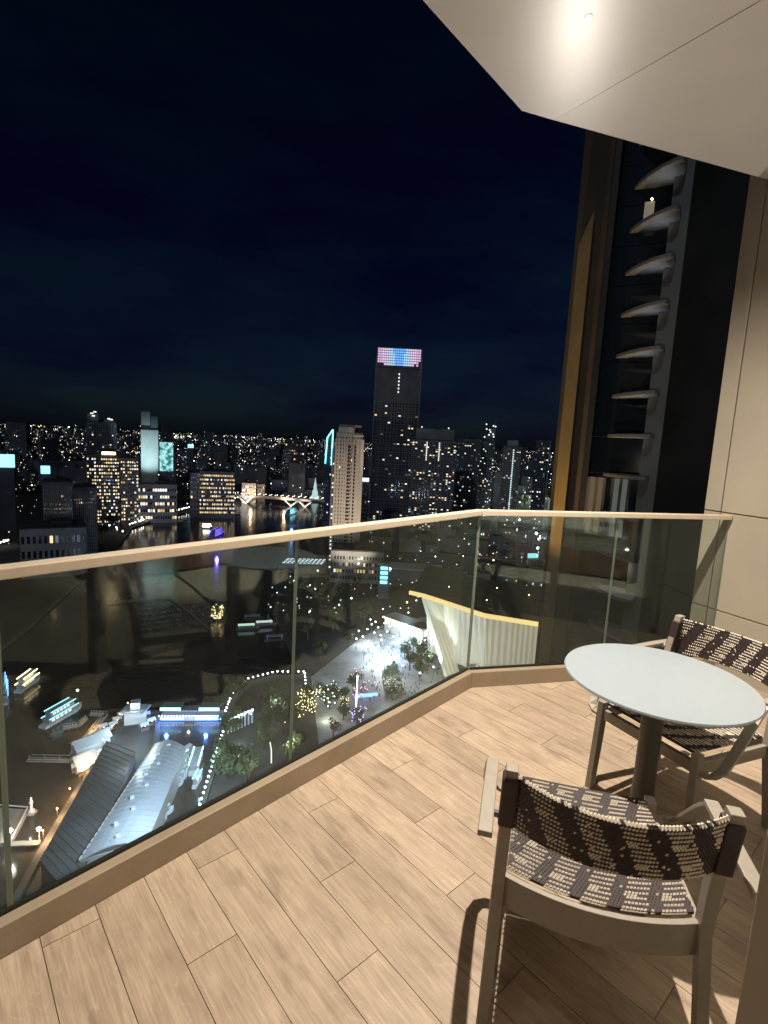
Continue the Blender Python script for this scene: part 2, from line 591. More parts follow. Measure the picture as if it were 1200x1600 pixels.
def panes(p, q, cuts, parent):
    d = q - p
    Lt = d.length
    t = d / Lt
    nn = Vector((-t.y, t.x, 0))
    for a, b in zip(cuts[:-1], cuts[1:]):
        w = (b - a) * Lt - 0.006
        o = MB().box((0, 0, 0), (w, 0.0125, HR - KH - 0.02)).build('glass_pane', M['pane'], parent)
        o.location = p + d * ((a + b) / 2) + Vector((0, 0, (HR + KH - .02) / 2 + .006))
        o.rotation_euler.z = math.atan2(t.y, t.x)
        for e in (a, b):
            x = p + d * e + t * 0
        # polished edges of the pane
        for e, sg in ((a, 1), (b, -1)):
            x = p + d * e + t * (0.0026 * sg)
            MB().bar(x + Vector((0, 0, KH + .013)), x + Vector((0, 0, HR - .016)), 0.0014, 0.0115, upv=t).build('pane_edge', M['pane_edge'], o).matrix_parent_inverse = Matrix.LocRotScale(o.location, o.rotation_euler, None).inverted()


gc = offset_corner(GO)
gl0 = sn(S_LEFT, KN + GO)
gr1 = isect(gc, Q_, WALL0, WD) - Q_ * .006
La = (gc - gl0).length


def cut_at(u, v, p, q):
    """where the vertical seam seen at a direction crosses a railing line, as a fraction"""
    d = ray(u, v); d = Vector((d.x, d.y, 0))
    x = isect(Vector((0, 0, 0)), d, p, (q - p).normalized())
    return (x - p).dot((q - p).normalized()) / (q - p).length


ca = cut_at(460, 1000, gl0, gc)
seam0 = cut_at(6, 1180, gl0, gc)
panes(gl0, gc - E_ * .004, [0, seam0, ca, 1.0], rail_a)
cb = cut_at(955, 905, gc, gr1)
panes(gc + Q_ * .004, gr1, [0, cb, 1.0], rail_b)
gasket(gl0, gc, rail_a)
gasket(gc + Q_ * .016, gr1, rail_b)
hw, hh = 0.058, 0.034


def hrail(p, q, parent, m0, m1):
    t = (q - p).normalized()
    nn = Vector((-t.y, t.x, 0))
    poly = [p - nn * hw / 2 + m0[0], q - nn * hw / 2 + m1[0], q + nn * hw / 2 + m1[1], p + nn * hw / 2 + m0[1]]
    MB().prism(poly, HR - hh, HR).build('handrail', M['cream_metal'], parent, bevel=0.004)


ci, co = offset_corner(GO - hw / 2), offset_corner(GO + hw / 2)
z0 = Vector((0, 0, 0))
hrail(gl0, gc, rail_a, (z0, z0), (ci - (gc - N_ * hw / 2), co - (gc + N_ * hw / 2)))
hrail(gc, gr1, rail_b, (ci - (gc - QN * hw / 2) + Q_ * .0008, co - (gc + QN * hw / 2) + Q_ * .0008), (z0, z0))

# ceiling: two panels with an open joint
C0 = Vector((0.665, 3.275, 0))
ceil = thing('balcony_ceiling', 'x', 'x')
del ceil['label'], ceil['category']
ceil['kind'] = 'structure'
cl_l = C0 - Vector((sin(R_(40.5)), cos(R_(40.5)), 0)) * 6.2
cl_r = C0 + Vector((sin(R_(72)), cos(R_(72)), 0)) * 3.3
J0, J1 = Vector((0.872, 3.345, 0)), Vector((1.075, 3.04, 0))
jd = (J1 - J0).normalized()
J2 = isect(J0, jd, sn(0, FAC + .01), E_)
jn = Vector((-jd.y, jd.x, 0)) * 0.0005
pl_ = [C0, J0 + (C0 - J0).normalized() * .0005, J2 - jn * 0, sn(S_LEFT - 1, FAC + .01), cl_l]
MB().prism(pl_, CEIL, CEIL + .3).build('ceiling_panel', M['ceiling'], ceil)
MB().prism([J0 - (C0 - J0).normalized() * .0005, cl_r, isect(cl_r, WD, sn(0, FAC + .01), E_), J2 + E_ * .001], [CEIL - .005, CEIL - .004, CEIL, CEIL], CEIL + .3).build('ceiling_panel', M['ceiling'], ceil)

# cladding wall with open joints, panels as parts
wall = thing('cladding_wall', 'tall beige metal cladding wall beside the chair at the end of the railing', 'wall')
T_OUT, T_JT = 0.237, 0.112
WN = Vector((-WD.y, WD.x, 0))                       # into the wall body is -WN? keep both
if (Vector((0, 0, 0)) - WALL0).dot(WN) < 0:
    WN = -WN                                        # WN points to the camera side
Lw = (WALLEND - WALL0).length


def wpanel(t0, t1, za, zb):
    a, b = WALL0 + WD * t0, WALL0 + WD * t1
    MB().prism([a, b, b - WN * .04, a - WN * .04], za, zb).build('wall_panel', M['clad'], wall, bevel=0.0025)


for za, zb in ((-0.34, 0.462), (0.470, 1.198), (1.206, CEIL + .28)):
    wpanel(T_JT + .004, T_OUT, za, zb)
    wpanel(-Lw + .01, T_JT - .004, za, zb)
a, b = WALL0 - WD * (Lw - .01), WALL0 + WD * (T_OUT - .006)
MB().prism([a - WN * .045, b - WN * .045, b - WN * .5, a - WN * .5], -0.34, CEIL + .27).build('backing', M['joint'], wall)
a, b = WALL0 + WD * (T_OUT + .0), WALL0 + WD * (T_OUT + .02)

# ------------------------------------------------------------------ facade, sliding door and the lit room behind the camera
sd = thing('sliding_door', 'beige framed glass sliding door at the lower right corner beside the near chair', 'door')
PN = 0.036


def fbox(s0, s1, n0, n1, za, zb, name, m, parent, bevel=0.0):
    o = MB().box((0, 0, 0), (s1 - s0, n1 - n0, zb - za)).build(name, m, parent, bevel=bevel)
    o.location = sn((s0 + s1) / 2, (n0 + n1) / 2, (za + zb) / 2)
    o.rotation_euler.z = math.atan2(E_.y, E_.x)
    return o


POST_S = 1.2
fbox(POST_S, POST_S + .07, -0.11, PN, 0.002, 2.9, 'door_post', M['clad'], sd, 0.003)
fbox(-2.2, -2.12, -0.11, PN - .004, 0.002, 2.9, 'door_post', M['clad'], sd, 0.003)
for s0, s1, zp in ((POST_S + .075, 2.21, .05), (2.29, 3.31, .32), (3.39, WALLEND.dot(E_) - .06, .32), (S_LEFT + .1, -2.21, .05)):
    fbox(s0, s1, -0.05, -0.036, zp, 2.88, 'door_pane', M['door_pane'], sd)
    fbox(s0, s1, -0.085, -0.012, 0.002, zp - .002, 'door_sill', M['clad'], sd)
fbox(2.212, 2.288, -0.08, -0.010, 0.002, 2.9, 'mullion', M['clad'], sd)
fbox(3.312, 3.388, -0.08, -0.012, 0.002, 2.9, 'mullion', M['clad'], sd)
fbox(S_LEFT, WALLEND.dot(E_), -0.11, -0.005, 2.902, CEIL - .002, 'door_head', M['clad'], sd)
SE = WALLEND.dot(E_)
rf = MB().prism([sn(S_LEFT, -5.5), sn(SE, -5.5), sn(SE, FAC - .001), sn(S_LEFT, FAC - .001)], -0.3, -0.002).build('room_floor', M['carpet'], kind='structure')
MB().prism([sn(S_LEFT, -5.5), sn(SE, -5.5), sn(SE, -.112), sn(S_LEFT, -.112)], 2.95, 3.2).build('room_ceiling', M['plaster'], kind='structure')
rw = MB()
rw.prism([sn(S_LEFT, -5.7), sn(SE, -5.7), sn(SE, -5.502), sn(S_LEFT, -5.502)], -0.3, 2.948)
rw.prism([sn(SE + .002, -5.7), sn(SE + .2, -5.7), sn(SE + .2, -.12), sn(SE + .002, -.12)], -0.3, 2.948)
rw.prism([sn(S_LEFT - .2, -5.7), sn(S_LEFT - .002, -5.7), sn(S_LEFT - .002, -.12), sn(S_LEFT - .2, -.12)], -0.3, 2.948)
rw.build('room_wall', M['plaster'], kind='structure')
pw = MB().prism([sn(S_LEFT - .15, FAC), sn(S_LEFT - .003, FAC), sn(S_LEFT - .003, KN + .07), sn(S_LEFT - .15, KN + .07)], -0.34, CEIL - .01).build('partition_wall', M['clad'])
tag(pw, 'beige partition wall closing the near end of the balcony', 'wall')
bed = thing('bed', 'white hotel bed seen mirrored in the glass of the short railing', 'bed', sn(3.15, -3.05), math.atan2(E_.y, E_.x))
MB().box((0, 0, .17), (2.0, 2.1, .30)).build('bed_base', M['timber'], bed, bevel=.01)
MB().box((0, 0, .43), (1.98, 2.06, .22)).build('mattress', M['linen'], bed, bevel=.05)
MB().box((-.12, .25, .57), (1.75, 1.6, .07)).build('duvet', M['linen'], bed, bevel=.025)
MB().box((1.02, 0, .6), (.06, 2.3, 1.2)).build('headboard', M['timber'], bed, bevel=.01)
for y in (-.5, .5):
    MB().box((.72, y, .62), (.4, .7, .16)).build('pillow', M['linen'], bed, bevel=.06)
cv = thing('ceiling_lamp', 'long warm strip lamp on the ceiling of the room behind the door', 'lamp', sn(1.0, -2.4, 2.95), math.atan2(E_.y, E_.x))
MB().box((0, 0, -.02), (3.0, .12, .036)).build('housing', M['steel'], cv)
MB().box((0, 0, -.0415), (2.96, .09, .006)).build('diffuser', M['cove'], cv)
lamp('room_light', 'AREA', sn(1.0, -2.4, 2.9), 8, (1.0, 0.76, 0.50), target=sn(1.0, -2.4, 0), radius=(3.0, .3))

lamp('bed_fill', 'SPOT', sn(3.3, -.75, 2.9), 1300, (1.0, 0.92, 0.78), target=sn(3.3, -2.0, .45), size=62, blend=.6, radius=.05)  # added unseen spot, brightens the bed mirrored in the railing glass
lamp('room_wall_fill', 'AREA', sn(2.2, -3.5, 2.85), 18, (1.0, .86, .66), target=sn(2.2, -5.5, .6), radius=(4.0, .25))  # added unseen light, brightens the back wall for the mirrored room
# downlights in the balcony ceiling
DL = [((0.79, 2.60), 800, 'pinhole downlight in the balcony ceiling above the round table'),
      ((-0.40, 0.75), 18, 'pinhole downlight in the balcony ceiling near the long railing')]
for (x, y), P, lb in DL:
    d = thing('downlight', lb, 'lamp', (x, y, CEIL))
    MB().lathe([(0.012, -.0012), (0.020, -.0012), (0.021, 0.0), (0.012, 0.0)], n=28).build('trim_ring', M['ceiling'], d)
    MB().lathe([(0.0105, -.0018), (0.011, 0.0)], n=20).build('lens', M['lens'], d)
    lamp('downlight_beam', 'SPOT', (x, y, CEIL - .014), P, (1.0, 0.86, 0.70), target=(x + .001, y, 0), size=150, blend=1.0, radius=0.022)

# ------------------------------------------------------------------ round table
TB = thing('round_table', 'round pale grey balcony table on a dark trumpet pedestal', 'table', (1.113, 1.966, 0))
MB().lathe([(0.0, .712), (.325, .712), (.345, .718), (.350, .724), (.347, .730), (.340, .7315), (0.0, .7315)], n=96).build('tabletop', M['table_top'], TB, smooth=True)
MB().lathe([(.205, 0.001), (.208, .006), (.195, .012), (.13, .026), (.085, .055), (.060, .105), (.047, .18), (.041, .30), (.040, .69), (.055, .70), (.12, .7115)], n=40).build('pedestal', M['table_base'], TB, smooth=True)

# ------------------------------------------------------------------ woven armchairs


def weave(surf, nrow, ncol, per, share, shear, thick, slen, swid, seed):
    """stitches laid in rows over a surface; returns a mesh builder with two materials"""
    rg = random.Random(seed)
    mb = MB()
    for i in range(nrow):
        v = (i + .5) / nrow
        for j in range(ncol):
            u = (j + .5 + (0.5 if i % 2 else 0)) / ncol
            if u > 1:
                continue
            p, n, tu, tv = surf(u, v)
            ph = ((u + shear * v) / per) % 1.0
            cream = ph < share
            if cream:
                m = 0 if (i % 2 == 0) else 1
                if m == 1 and ph < .5 * share and (i // 2) % 5 == 2:
                    m = 0
            else:
                m = 0 if (i % 6 == 0 and rg.random() < .12) else 1
            if rg.random() < .006:
                m = 1 - m
            big = 1.36 if m == 0 else 0.85
            t = (tu * .76 + tv * .65).normalized()
            s_ = n.cross(t).normalized()
            a, b, h = t * slen * .5 * big, s_ * swid * .5 * (1.75 if m == 0 else .85), n * (thick * (1.1 if m == 0 else .9) + rg.uniform(-.0008, .0008))
            mb.add([p - a, p + b, p + a, p - b, p + h, p - h],
                   [(0, 3, 4), (3, 2, 4), (2, 1, 4), (1, 0, 4), (3, 0, 5), (2, 3, 5), (1, 2, 5), (0, 1, 5)], m)
    return mb


def back_surf(u, v):
    # u across, v bottom to top
    def P(u, v):
        x = (u * 2 - 1)
        z = .612 + .166 * v
        yb = .052 - .052 * (z - .535) / .245
        bulge = -.085 * (1 - abs(x) ** 2.2)
        return Vector((x * .243, yb + bulge, z - .012 * (1 - x * x) * v))
    p = P(u, v)
    tu = (P(u + .01, v) - P(u - .01, v)).normalized()
    tv = (P(u, v + .01) - P(u, v - .01)).normalized()
    return p, tu.cross(tv).normalized(), tu, tv


def seat_surf(u, v):
    # u across, v back to front
    def P(u, v):
        x = (u * 2 - 1)
        w = .237 - .030 * v
        y0 = .100 - .050 * (1 - x * x)
        y1 = .525
        return Vector((x * w, y0 + (y1 - y0) * v, .428 + .008 * v - .018 * (1 - x * x) * sin(pi * v)))
    p = P(u, v)
    tu = (P(u + .01, v) - P(u - .01, v)).normalized()
    tv = (P(u, v + .01) - P(u, v - .01)).normalized()
    return p, tu.cross(tv).normalized(), tu, tv


def sheet(surf, nu, nv, th):
    mb = MB()
    top, bot = [], []
    for j in range(nv + 1):
        for i in range(nu + 1):
            p, n, _, _ = surf(i / nu, j / nv)
            top.append(p + n * th / 2)
            bot.append(p - n * th / 2)
    W = nu + 1
    o = len(top)
    fs = []
    for j in range(nv):
        for i in range(nu):
            a = j * W + i
            fs.append((a, a + 1, a + W + 1, a + W))
            fs.append((o + a + W, o + a + W + 1, o + a + 1, o + a))
    for i in range(nu):
        fs.append((o + i, o + i + 1, i + 1, i))
        a = nv * W + i
        fs.append((a, a + 1, o + a + 1, o + a))
    for j in range(nv):
        a = j * W
        fs.append((a, a + W, o + a + W, o + a))
        a = j * W + nu
        fs.append((o + a, o + a + W, a + W, a))
    mb.add(top + bot, fs)
    return mb


def make_chair(label):
    c = thing('armchair', label, 'chair', group='woven armchairs at the round table')
    gm = M['grey_frame']
    X = Vector((1, 0, 0))
    for sx in (-1, 1):
        # rear leg that runs up into the back post
        pts = [(sx * .270, .015, 0.001), (sx * .264, .050, .20), (sx * .258, .088, .40), (sx * .256, .070, .53), (sx * .2535, .035, .67), (sx * .252, .0, .795)]
        hy = [.017, .019, .022, .022, .020, .018]
        MB().sweep(pts, [(X * .016, Vector((0, h, 0))) for h in hy]).build('rear_leg', gm, c, bevel=.003)
        # front leg, top shows as a small square beside the seat
        pts = [(sx * .240, .545, 0.001), (sx * .232, .535, .25), (sx * .226, .530, .445)]
        MB().sweep(pts, [(X * .0155, Vector((0, h, 0))) for h in (.016, .019, .020)]).build('front_leg', gm, c, bevel=.003)
        # side rail of the seat frame
        MB().sweep([(sx * .250, .105, .375), (sx * .226, .513, .385)], [(X * .012, Vector((0, 0, .027)))] * 2).build('side_rail', gm, c, bevel=.002)
        # flat armrest
        MB().sweep([(sx * .306, -.050, .632), (sx * .304, .10, .637), (sx * .301, .265, .640)],
                   [(X * .0185, Vector((0, 0, .0085)))] * 3).build('armrest', gm, c, bevel=.003)
        # peg between armrest and post
        MB().tube([(sx * .262, .045, .626), (sx * .292, .045, .630)], .012, 10).build('arm_peg', gm, c)
        # flat strap that leaves the front leg, bends back and climbs to the front of the armrest
        ctrl = [Vector(q) for q in ((sx * .232, .527, .372), (sx * .272, .530, .377), (sx * .294, .522, .390), (sx * .308, .496, .414), (sx * .310, .450, .458), (sx * .308, .375, .534), (sx * .304, .300, .603), (sx * .302, .262, .632))]
        pts, secs = [], []
        for i, p in enumerate(ctrl):
            t = (ctrl[min(i + 1, 7)] - ctrl[max(i - 1, 0)]).normalized()
            xx = t.cross(Vector((0, 0, 1))).normalized()
            pts.append(p)
            secs.append((xx * .0185, xx.cross(t) * .0065))
        MB().sweep(pts, secs).build('arm_support', gm, c, bevel=.002)
    # curved apron board under the back edge of the seat
    pts, secs = [], []
    for i in range(13):
        x = -1 + 2 * i / 12
        y = .088 - .050 * (1 - x * x)
        dy = .100 * x / .243
        nn = Vector((-dy, 1, 0)).normalized() * .010
        pts.append((x * .243, y, .374))
        secs.append((nn, Vector((0, 0, .046))))
    MB().sweep(pts, secs).build('apron', gm, c, bevel=.002)
    MB().sweep([(-.211, .530, .385), (.211, .530, .385)], [(Vector((0, .011, 0)), Vector((0, 0, .024)))] * 2).build('front_rail', gm, c, bevel=.002)
    st = sheet(seat_surf, 14, 10, .008).build('seat', M['cord_dark'], c, smooth=True)
    weave(seat_surf, 50, 52, .205, .64, -.34, .0075, .0180, .0080, 3).build('weave', [M['cord_cream'], M['cord_dark']], st, kind='stuff')
    bk = sheet(back_surf, 18, 6, .010).build('backrest', M['cord_dark'], c, smooth=True)
    weave(back_surf, 24, 60, .205, .54, .14, .0085, .0165, .0078, 5).build('weave', [M['cord_cream'], M['cord_dark']], bk, kind='stuff')
    # the sling is wrapped round both posts
    for sx in (-1, 1):
        pts = [(sx * .2548, .042, .610), (sx * .2535, .030, .66), (sx * .2524, .006, .768)]
        MB().sweep(pts, [(X * .021, Vector((0, .026, 0)))] * 3).build('cord_wrap', M['cord_dark'], bk, bevel=.006)
    # rolled top edge
    e = MB()
    rg = random.Random(11)
    for i in range(60):
        u = (i + .5) / 60
        p, n, tu, tv = back_surf(u, 1.0)
        a, b, h = tu * .0055 + n * .004, n * .0085, tv * .006
        e.add([p - a, p + b, p + a, p - b, p + h, p - h],
              [(0, 3, 4), (3, 2, 4), (2, 1, 4), (1, 0, 4), (3, 0, 5), (2, 3, 5), (1, 2, 5), (0, 1, 5)], 0 if rg.random() < .8 else 1)
    e.build('edge_cord', [M['cord_cream'], M['cord_dark']], bk, kind='stuff')
    return c


ch1 = make_chair('woven armchair with its back turned, in front of the sliding door')
az = 14.0
ch1.location = (0.605, 1.172, 0)
ch1.rotation_euler.z = -R_(az)
ch2 = copy_tree(ch1)
ch2['label'] = 'woven armchair half hidden behind the round table by the beige wall'
az2 = 63.0 + 180
ch2.rotation_euler.z = -R_(az2)
ch2.location = Vector((1.18, 2.12, 0)) + Vector((sin(R_(63)), cos(R_(63)), 0)) * .53


# ================================================================== THE CITY, 130 m below
M['ground'] = mat('dark city ground', (0.045, 0.045, 0.045), 0.9, noise=(0.02, 0.4, 6))
M['park'] = mat('night lawn', (0.035, 0.05, 0.025), 0.95, noise=(0.1, 0.4))
M['paving'] = mat('pale plaza paving', (0.30, 0.29, 0.28), 0.75, noise=(0.15, 0.25, 5))
M['quay'] = mat('quay concrete', (0.24, 0.22, 0.19), 0.85, noise=(0.1, 0.3, 5))
M['asphalt'] = mat('asphalt', (0.05, 0.05, 0.05), 0.85, noise=(0.1, 0.3))
M['conc_dark'] = mat('dark grey facade', (0.13, 0.14, 0.16), 0.7, noise=(0.05, 0.25))
M['conc_blue'] = mat('blue grey facade', (0.16, 0.19, 0.23), 0.6, noise=(0.05, 0.25))
M['conc_mid'] = mat('grey concrete facade', (0.28, 0.27, 0.26), 0.75, noise=(0.05, 0.2))
M['conc_pale'] = mat('pale render facade', (0.48, 0.46, 0.42), 0.75, noise=(0.05, 0.15))
M['cream'] = mat('cream stone facade', (0.52, 0.44, 0.36), 0.7, noise=(0.05, 0.1))
M['brown'] = mat('dark bronze facade', (0.14, 0.105, 0.07), 0.45, noise=(0.2, 0.25))
M['black_clad'] = mat('charcoal facade', (0.035, 0.033, 0.030), 0.45, noise=(0.3, 0.3))
M['tower_col'] = mat('grey clad column', (0.20, 0.19, 0.17), 0.5, noise=(0.3, 0.15))
M['slab'] = mat('balcony slab paint', (0.24, 0.24, 0.24), 0.6, noise=(0.5, 0.15))
M['dark_glass'] = mat('unlit window glass', (0.02, 0.025, 0.03), 0.08, spec=0.6)
M['roof_dark'] = mat('dark roof membrane', (0.06, 0.06, 0.06), 0.85, noise=(0.1, 0.3))
M['roof_pale'] = mat('pale metal roof', (0.36, 0.38, 0.40), 0.45, noise=(0.08, 0.12))
M['pleat'] = mat('white cladding with added glow', (0.62, 0.62, 0.58), 0.45, emit=(1.0, .86, .52), es=.22)  # emission added to make the pleats and fins look brightly lit
M['hull'] = mat('white boat hull', (0.55, 0.56, 0.58), 0.4)
M['hull_dark'] = mat('dark boat hull', (0.05, 0.05, 0.06), 0.4)
M['trunk'] = mat('tree bark', (0.06, 0.045, 0.03), 0.9)
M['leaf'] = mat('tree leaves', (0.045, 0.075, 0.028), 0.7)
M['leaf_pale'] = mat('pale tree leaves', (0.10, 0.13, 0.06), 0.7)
M['people'] = mat('dark clothing', (0.06, 0.05, 0.06), 0.8)
L_WARM = glow('warm window light', (1.0, 0.72, 0.36), 1.3)
L_GOLD = glow('golden window light', (1.0, 0.66, 0.28), 0.8)
L_WHITE = glow('white window light', (1.0, 0.97, 0.86), 1.5)
L_COOL = glow('cool window light', (0.72, 0.92, 1.0), 1.4)
L_CYAN = glow('cyan sign light', (0.25, 0.85, 1.0), 2.4)
L_BLUE = glow('blue sign light', (0.16, 0.36, 1.0), 3.0)
L_VIOLET = glow('violet boat light', (0.16, 0.10, 1.0), 3.0)
L_DIMW = glow('dim warm window', (1.0, 0.70, 0.38), 0.22)
L_DIMC = glow('dim cool window', (0.75, 0.92, 1.0), 0.16)
L_LAMP = glow('white street lamp', (1.0, 0.96, 0.85), 14.0)
L_LAMPC = glow('cool street lamp', (0.80, 0.95, 1.0), 14.0)
L_SOD = glow('amber street lamp', (1.0, 0.60, 0.25), 10.0)
L_FLOOD = glow('floodlight', (0.92, 0.97, 1.0), 60.0)
L_GREEN = glow('green lamp', (0.55, 1.0, 0.6), 6.0)
L_MAG = glow('pink lamp', (1.0, 0.35, 0.75), 4.0)
L_SPARK = glow('golden fairy light', (1.0, 0.75, 0.35), 9.0)
L_DIMWARM = glow('dim lobby light', (1.0, 0.68, 0.38), 0.10)
L_DIMCOOL = glow('dim corridor light', (0.8, 0.9, 0.8), 0.10)
WINM = [M['dark_glass'], L_WARM, L_WHITE, L_COOL, L_GOLD, L_DIMW, L_DIMC]

M['water'] = mat('dark river water', (0.042, 0.038, 0.034), 0.15, spec=0.32)
_nt = M['water'].node_tree
_b = _nt.nodes['Principled BSDF']
_t = _nt.nodes.new('ShaderNodeTexCoord')
_n = _nt.nodes.new('ShaderNodeTexNoise'); _n.inputs['Scale'].default_value = 0.22; _n.inputs['Detail'].default_value = 4
_p = _nt.nodes.new('ShaderNodeBump'); _p.inputs['Strength'].default_value = 0.22; _p.inputs['Distance'].default_value = 0.5
_nt.links.new(_t.outputs['Object'], _n.inputs['Vector']); _nt.links.new(_n.outputs['Fac'], _p.inputs['Height'])
_nt.links.new(_p.outputs['Normal'], _b.inputs['Normal'])

# ground sheet to the horizon, river sheet, embankments
MB().quad((-40000, -6000, GZ), (40000, -6000, GZ), (40000, 60000, GZ), (-40000, 60000, GZ)).build('ground', M['ground'], kind='structure')
WZ = GZ + 0.25
right_bank = [(-140, 1720), (60, 1345), (112, 1255), (162, 1178), (205, 1112), (246, 1116), (246, 1160), (200, 1290), (215, 1345), (312, 1276), (333, 1205), (350, 1150), (362, 1100), (388, 1070), (430, 1060), (474, 1060),
              (452, 1010), (430, 960), (436, 915), (462, 865), (500, 815), (524, 788)]
left_bank = [(386, 784), (340, 790), (300, 800), (250, 812), (205, 826), (188, 850), (150, 885), (100, 930), (40, 985), (-60, 1060), (-260, 1180), (-420, 1420)]
rb = [G(u, v, WZ) for u, v in right_bank]
lbk = [G(u, v, WZ) for u, v in left_bank]
wm = MB()
wm.v = [tuple(p) for p in rb + lbk]
wm.f = [tuple(reversed(range(len(wm.v))))]
wm.m = [0]
river = wm.build('river', M['water'], kind='structure')
if river.data.polygons[0].normal.z < 0:
    river.data.flip_normals()


def strip(pts, w, h, name, m, zb=GZ):
    mb = MB()
    for a, b in zip(pts[:-1], pts[1:]):
        a, b = Vector(a), Vector(b)
        d = (b - a); d.z = 0
        if d.length < .01:
            continue
        c = (a + b) / 2
        mb.box((c.x, c.y, zb + h / 2 + .05), (d.length + w * .4, w, h - .02 * random.random()), math.atan2(d.y, d.x))
    o = mb.build(name, m, kind='structure')
    return o


strip(rb, 2.2, 1.8, 'river_embankment', M['asphalt'])
strip(lbk, 3.0, 2.2, 'river_embankment', M['asphalt'])


def sheet_px(pts, name, m, h):
    P = [G(u, v) for u, v in pts]
    return MB().prism([(p.x, p.y) for p in P], GZ + .004, GZ + h).build(name, m, kind='structure')


# ---------------------------------------------------------------- buildings


def windows_on(w, d, H, nx, nz, z0, z1, p, mix, rg, ww=.55, wh=.5, sides=(0, 1, 3), dark=True, column=None):
    """cells proud of the facades; returns (lit builder, dark builder)"""
    lit, unl = MB(), MB()
    fac = {0: ((-w / 2, 0), (1, 0), (0, -1), w), 1: ((w / 2, 0), (0, 1), (1, 0), d), 3: ((-w / 2, d), (0, -1), (-1, 0), d), 2: ((w / 2, d), (-1, 0), (0, 1), w)}
    dz = (z1 - z0) / nz
    fl_p = [p * rg.choice((.25, .6, 1, 1, 1.9)) if p < .4 else p * rg.uniform(.8, 1.15) for _ in range(nz)]
    for sd_ in sides:
        o, t, n, L = fac[sd_]
        n_ = nx if sd_ in (0, 2) else max(2, int(nx * d / w))
        dx = L / n_
        for i in range(n_):
            for k in range(nz):
                on = rg.random() < fl_p[k]
                if not on and not dark:
                    continue
                cx = (i + .5) * dx
                zc = z0 + (k + .5) * dz
                hw_, hz = dx * ww / 2, dz * wh / 2
                q = []
                for a, b in ((-hw_, -hz), (hw_, -hz), (hw_, hz), (-hw_, hz)):
                    q.append((o[0] + t[0] * (cx + a) + n[0] * .06, o[1] + t[1] * (cx + a) + n[1] * .06, zc + b))
                if on:
                    lit.add(q, [(0, 1, 2, 3)], (rg.choice((5, 6)) if rg.random() < .45 and p < .4 else rg.choices((1, 2, 3, 4), mix)[0]))
                else:
                    unl.add(q, [(0, 1, 2, 3)], 0)
    return lit, unl


def block(name, label, u0, u1, v, r, depth, wallm, nx=8, nz=20, p=.2, mix=(4, 3, 2, 0), cat='building', group=None, rot=0.0, roofm=None,
          crown=None, bands=0, piers=0, z0=6, ww=.55, wh=.5, dark=True, sides=(0, 1, 3), seed=None, zbase=GZ, h=None, ztop=1.0):
    """a building whose top edge is seen between the columns u0 and u1 at height v, at range r"""
    rg = random.Random(seed if seed is not None else hash((u0, u1)) % 9999)
    a, b = RG(u0, v, r), RG(u1, v, r)
    w = (Vector((b.x, b.y, 0)) - Vector((a.x, a.y, 0))).length
    c = (a + b) / 2
    H = c.z - zbase if h is None else h
    rz = math.atan2(b.y - a.y, b.x - a.x) + R_(rot)
    t = thing(name, label, cat, (c.x, c.y, zbase), rz, group)
    wl_ = MB().box((0, depth / 2, H / 2 + .002), (w, depth, H))
    if bands:
        for k in range(1, nz + 1, bands):
            z = z0 + (H - 3 - z0) * k / nz
            wl_.box((0, depth / 2, z), (w + .7, depth + .7, .5))
    if piers:
        for i in range(piers + 1):
            wl_.box((-w / 2 + w * i / piers, -.3, H / 2 - 1), (.9, .7, H - 2))
    wl_.build('wall', wallm, t)
    rf_ = MB()
    rf_.box((0, depth / 2, H + .5), (w - 1.2, depth - 1.2, 1.0))
    rf_.box((w * .12, depth * .55, H + 2.2), (w * .35, depth * .4, 3.0))
    rf_.build('roof', roofm or M['roof_dark'], t)
    lit, unl = windows_on(w, depth, H, nx, nz, z0, (H - 3) * ztop, p, mix, rg, ww, wh, dark=dark, sides=sides)
    if lit.f:
        lit.build('lit_window', WINM, t, kind='stuff')
    if unl.f:
        unl.build('window', WINM, t, kind='stuff')
    if crown:
        crown(t, w, depth, H, rg)
    return t


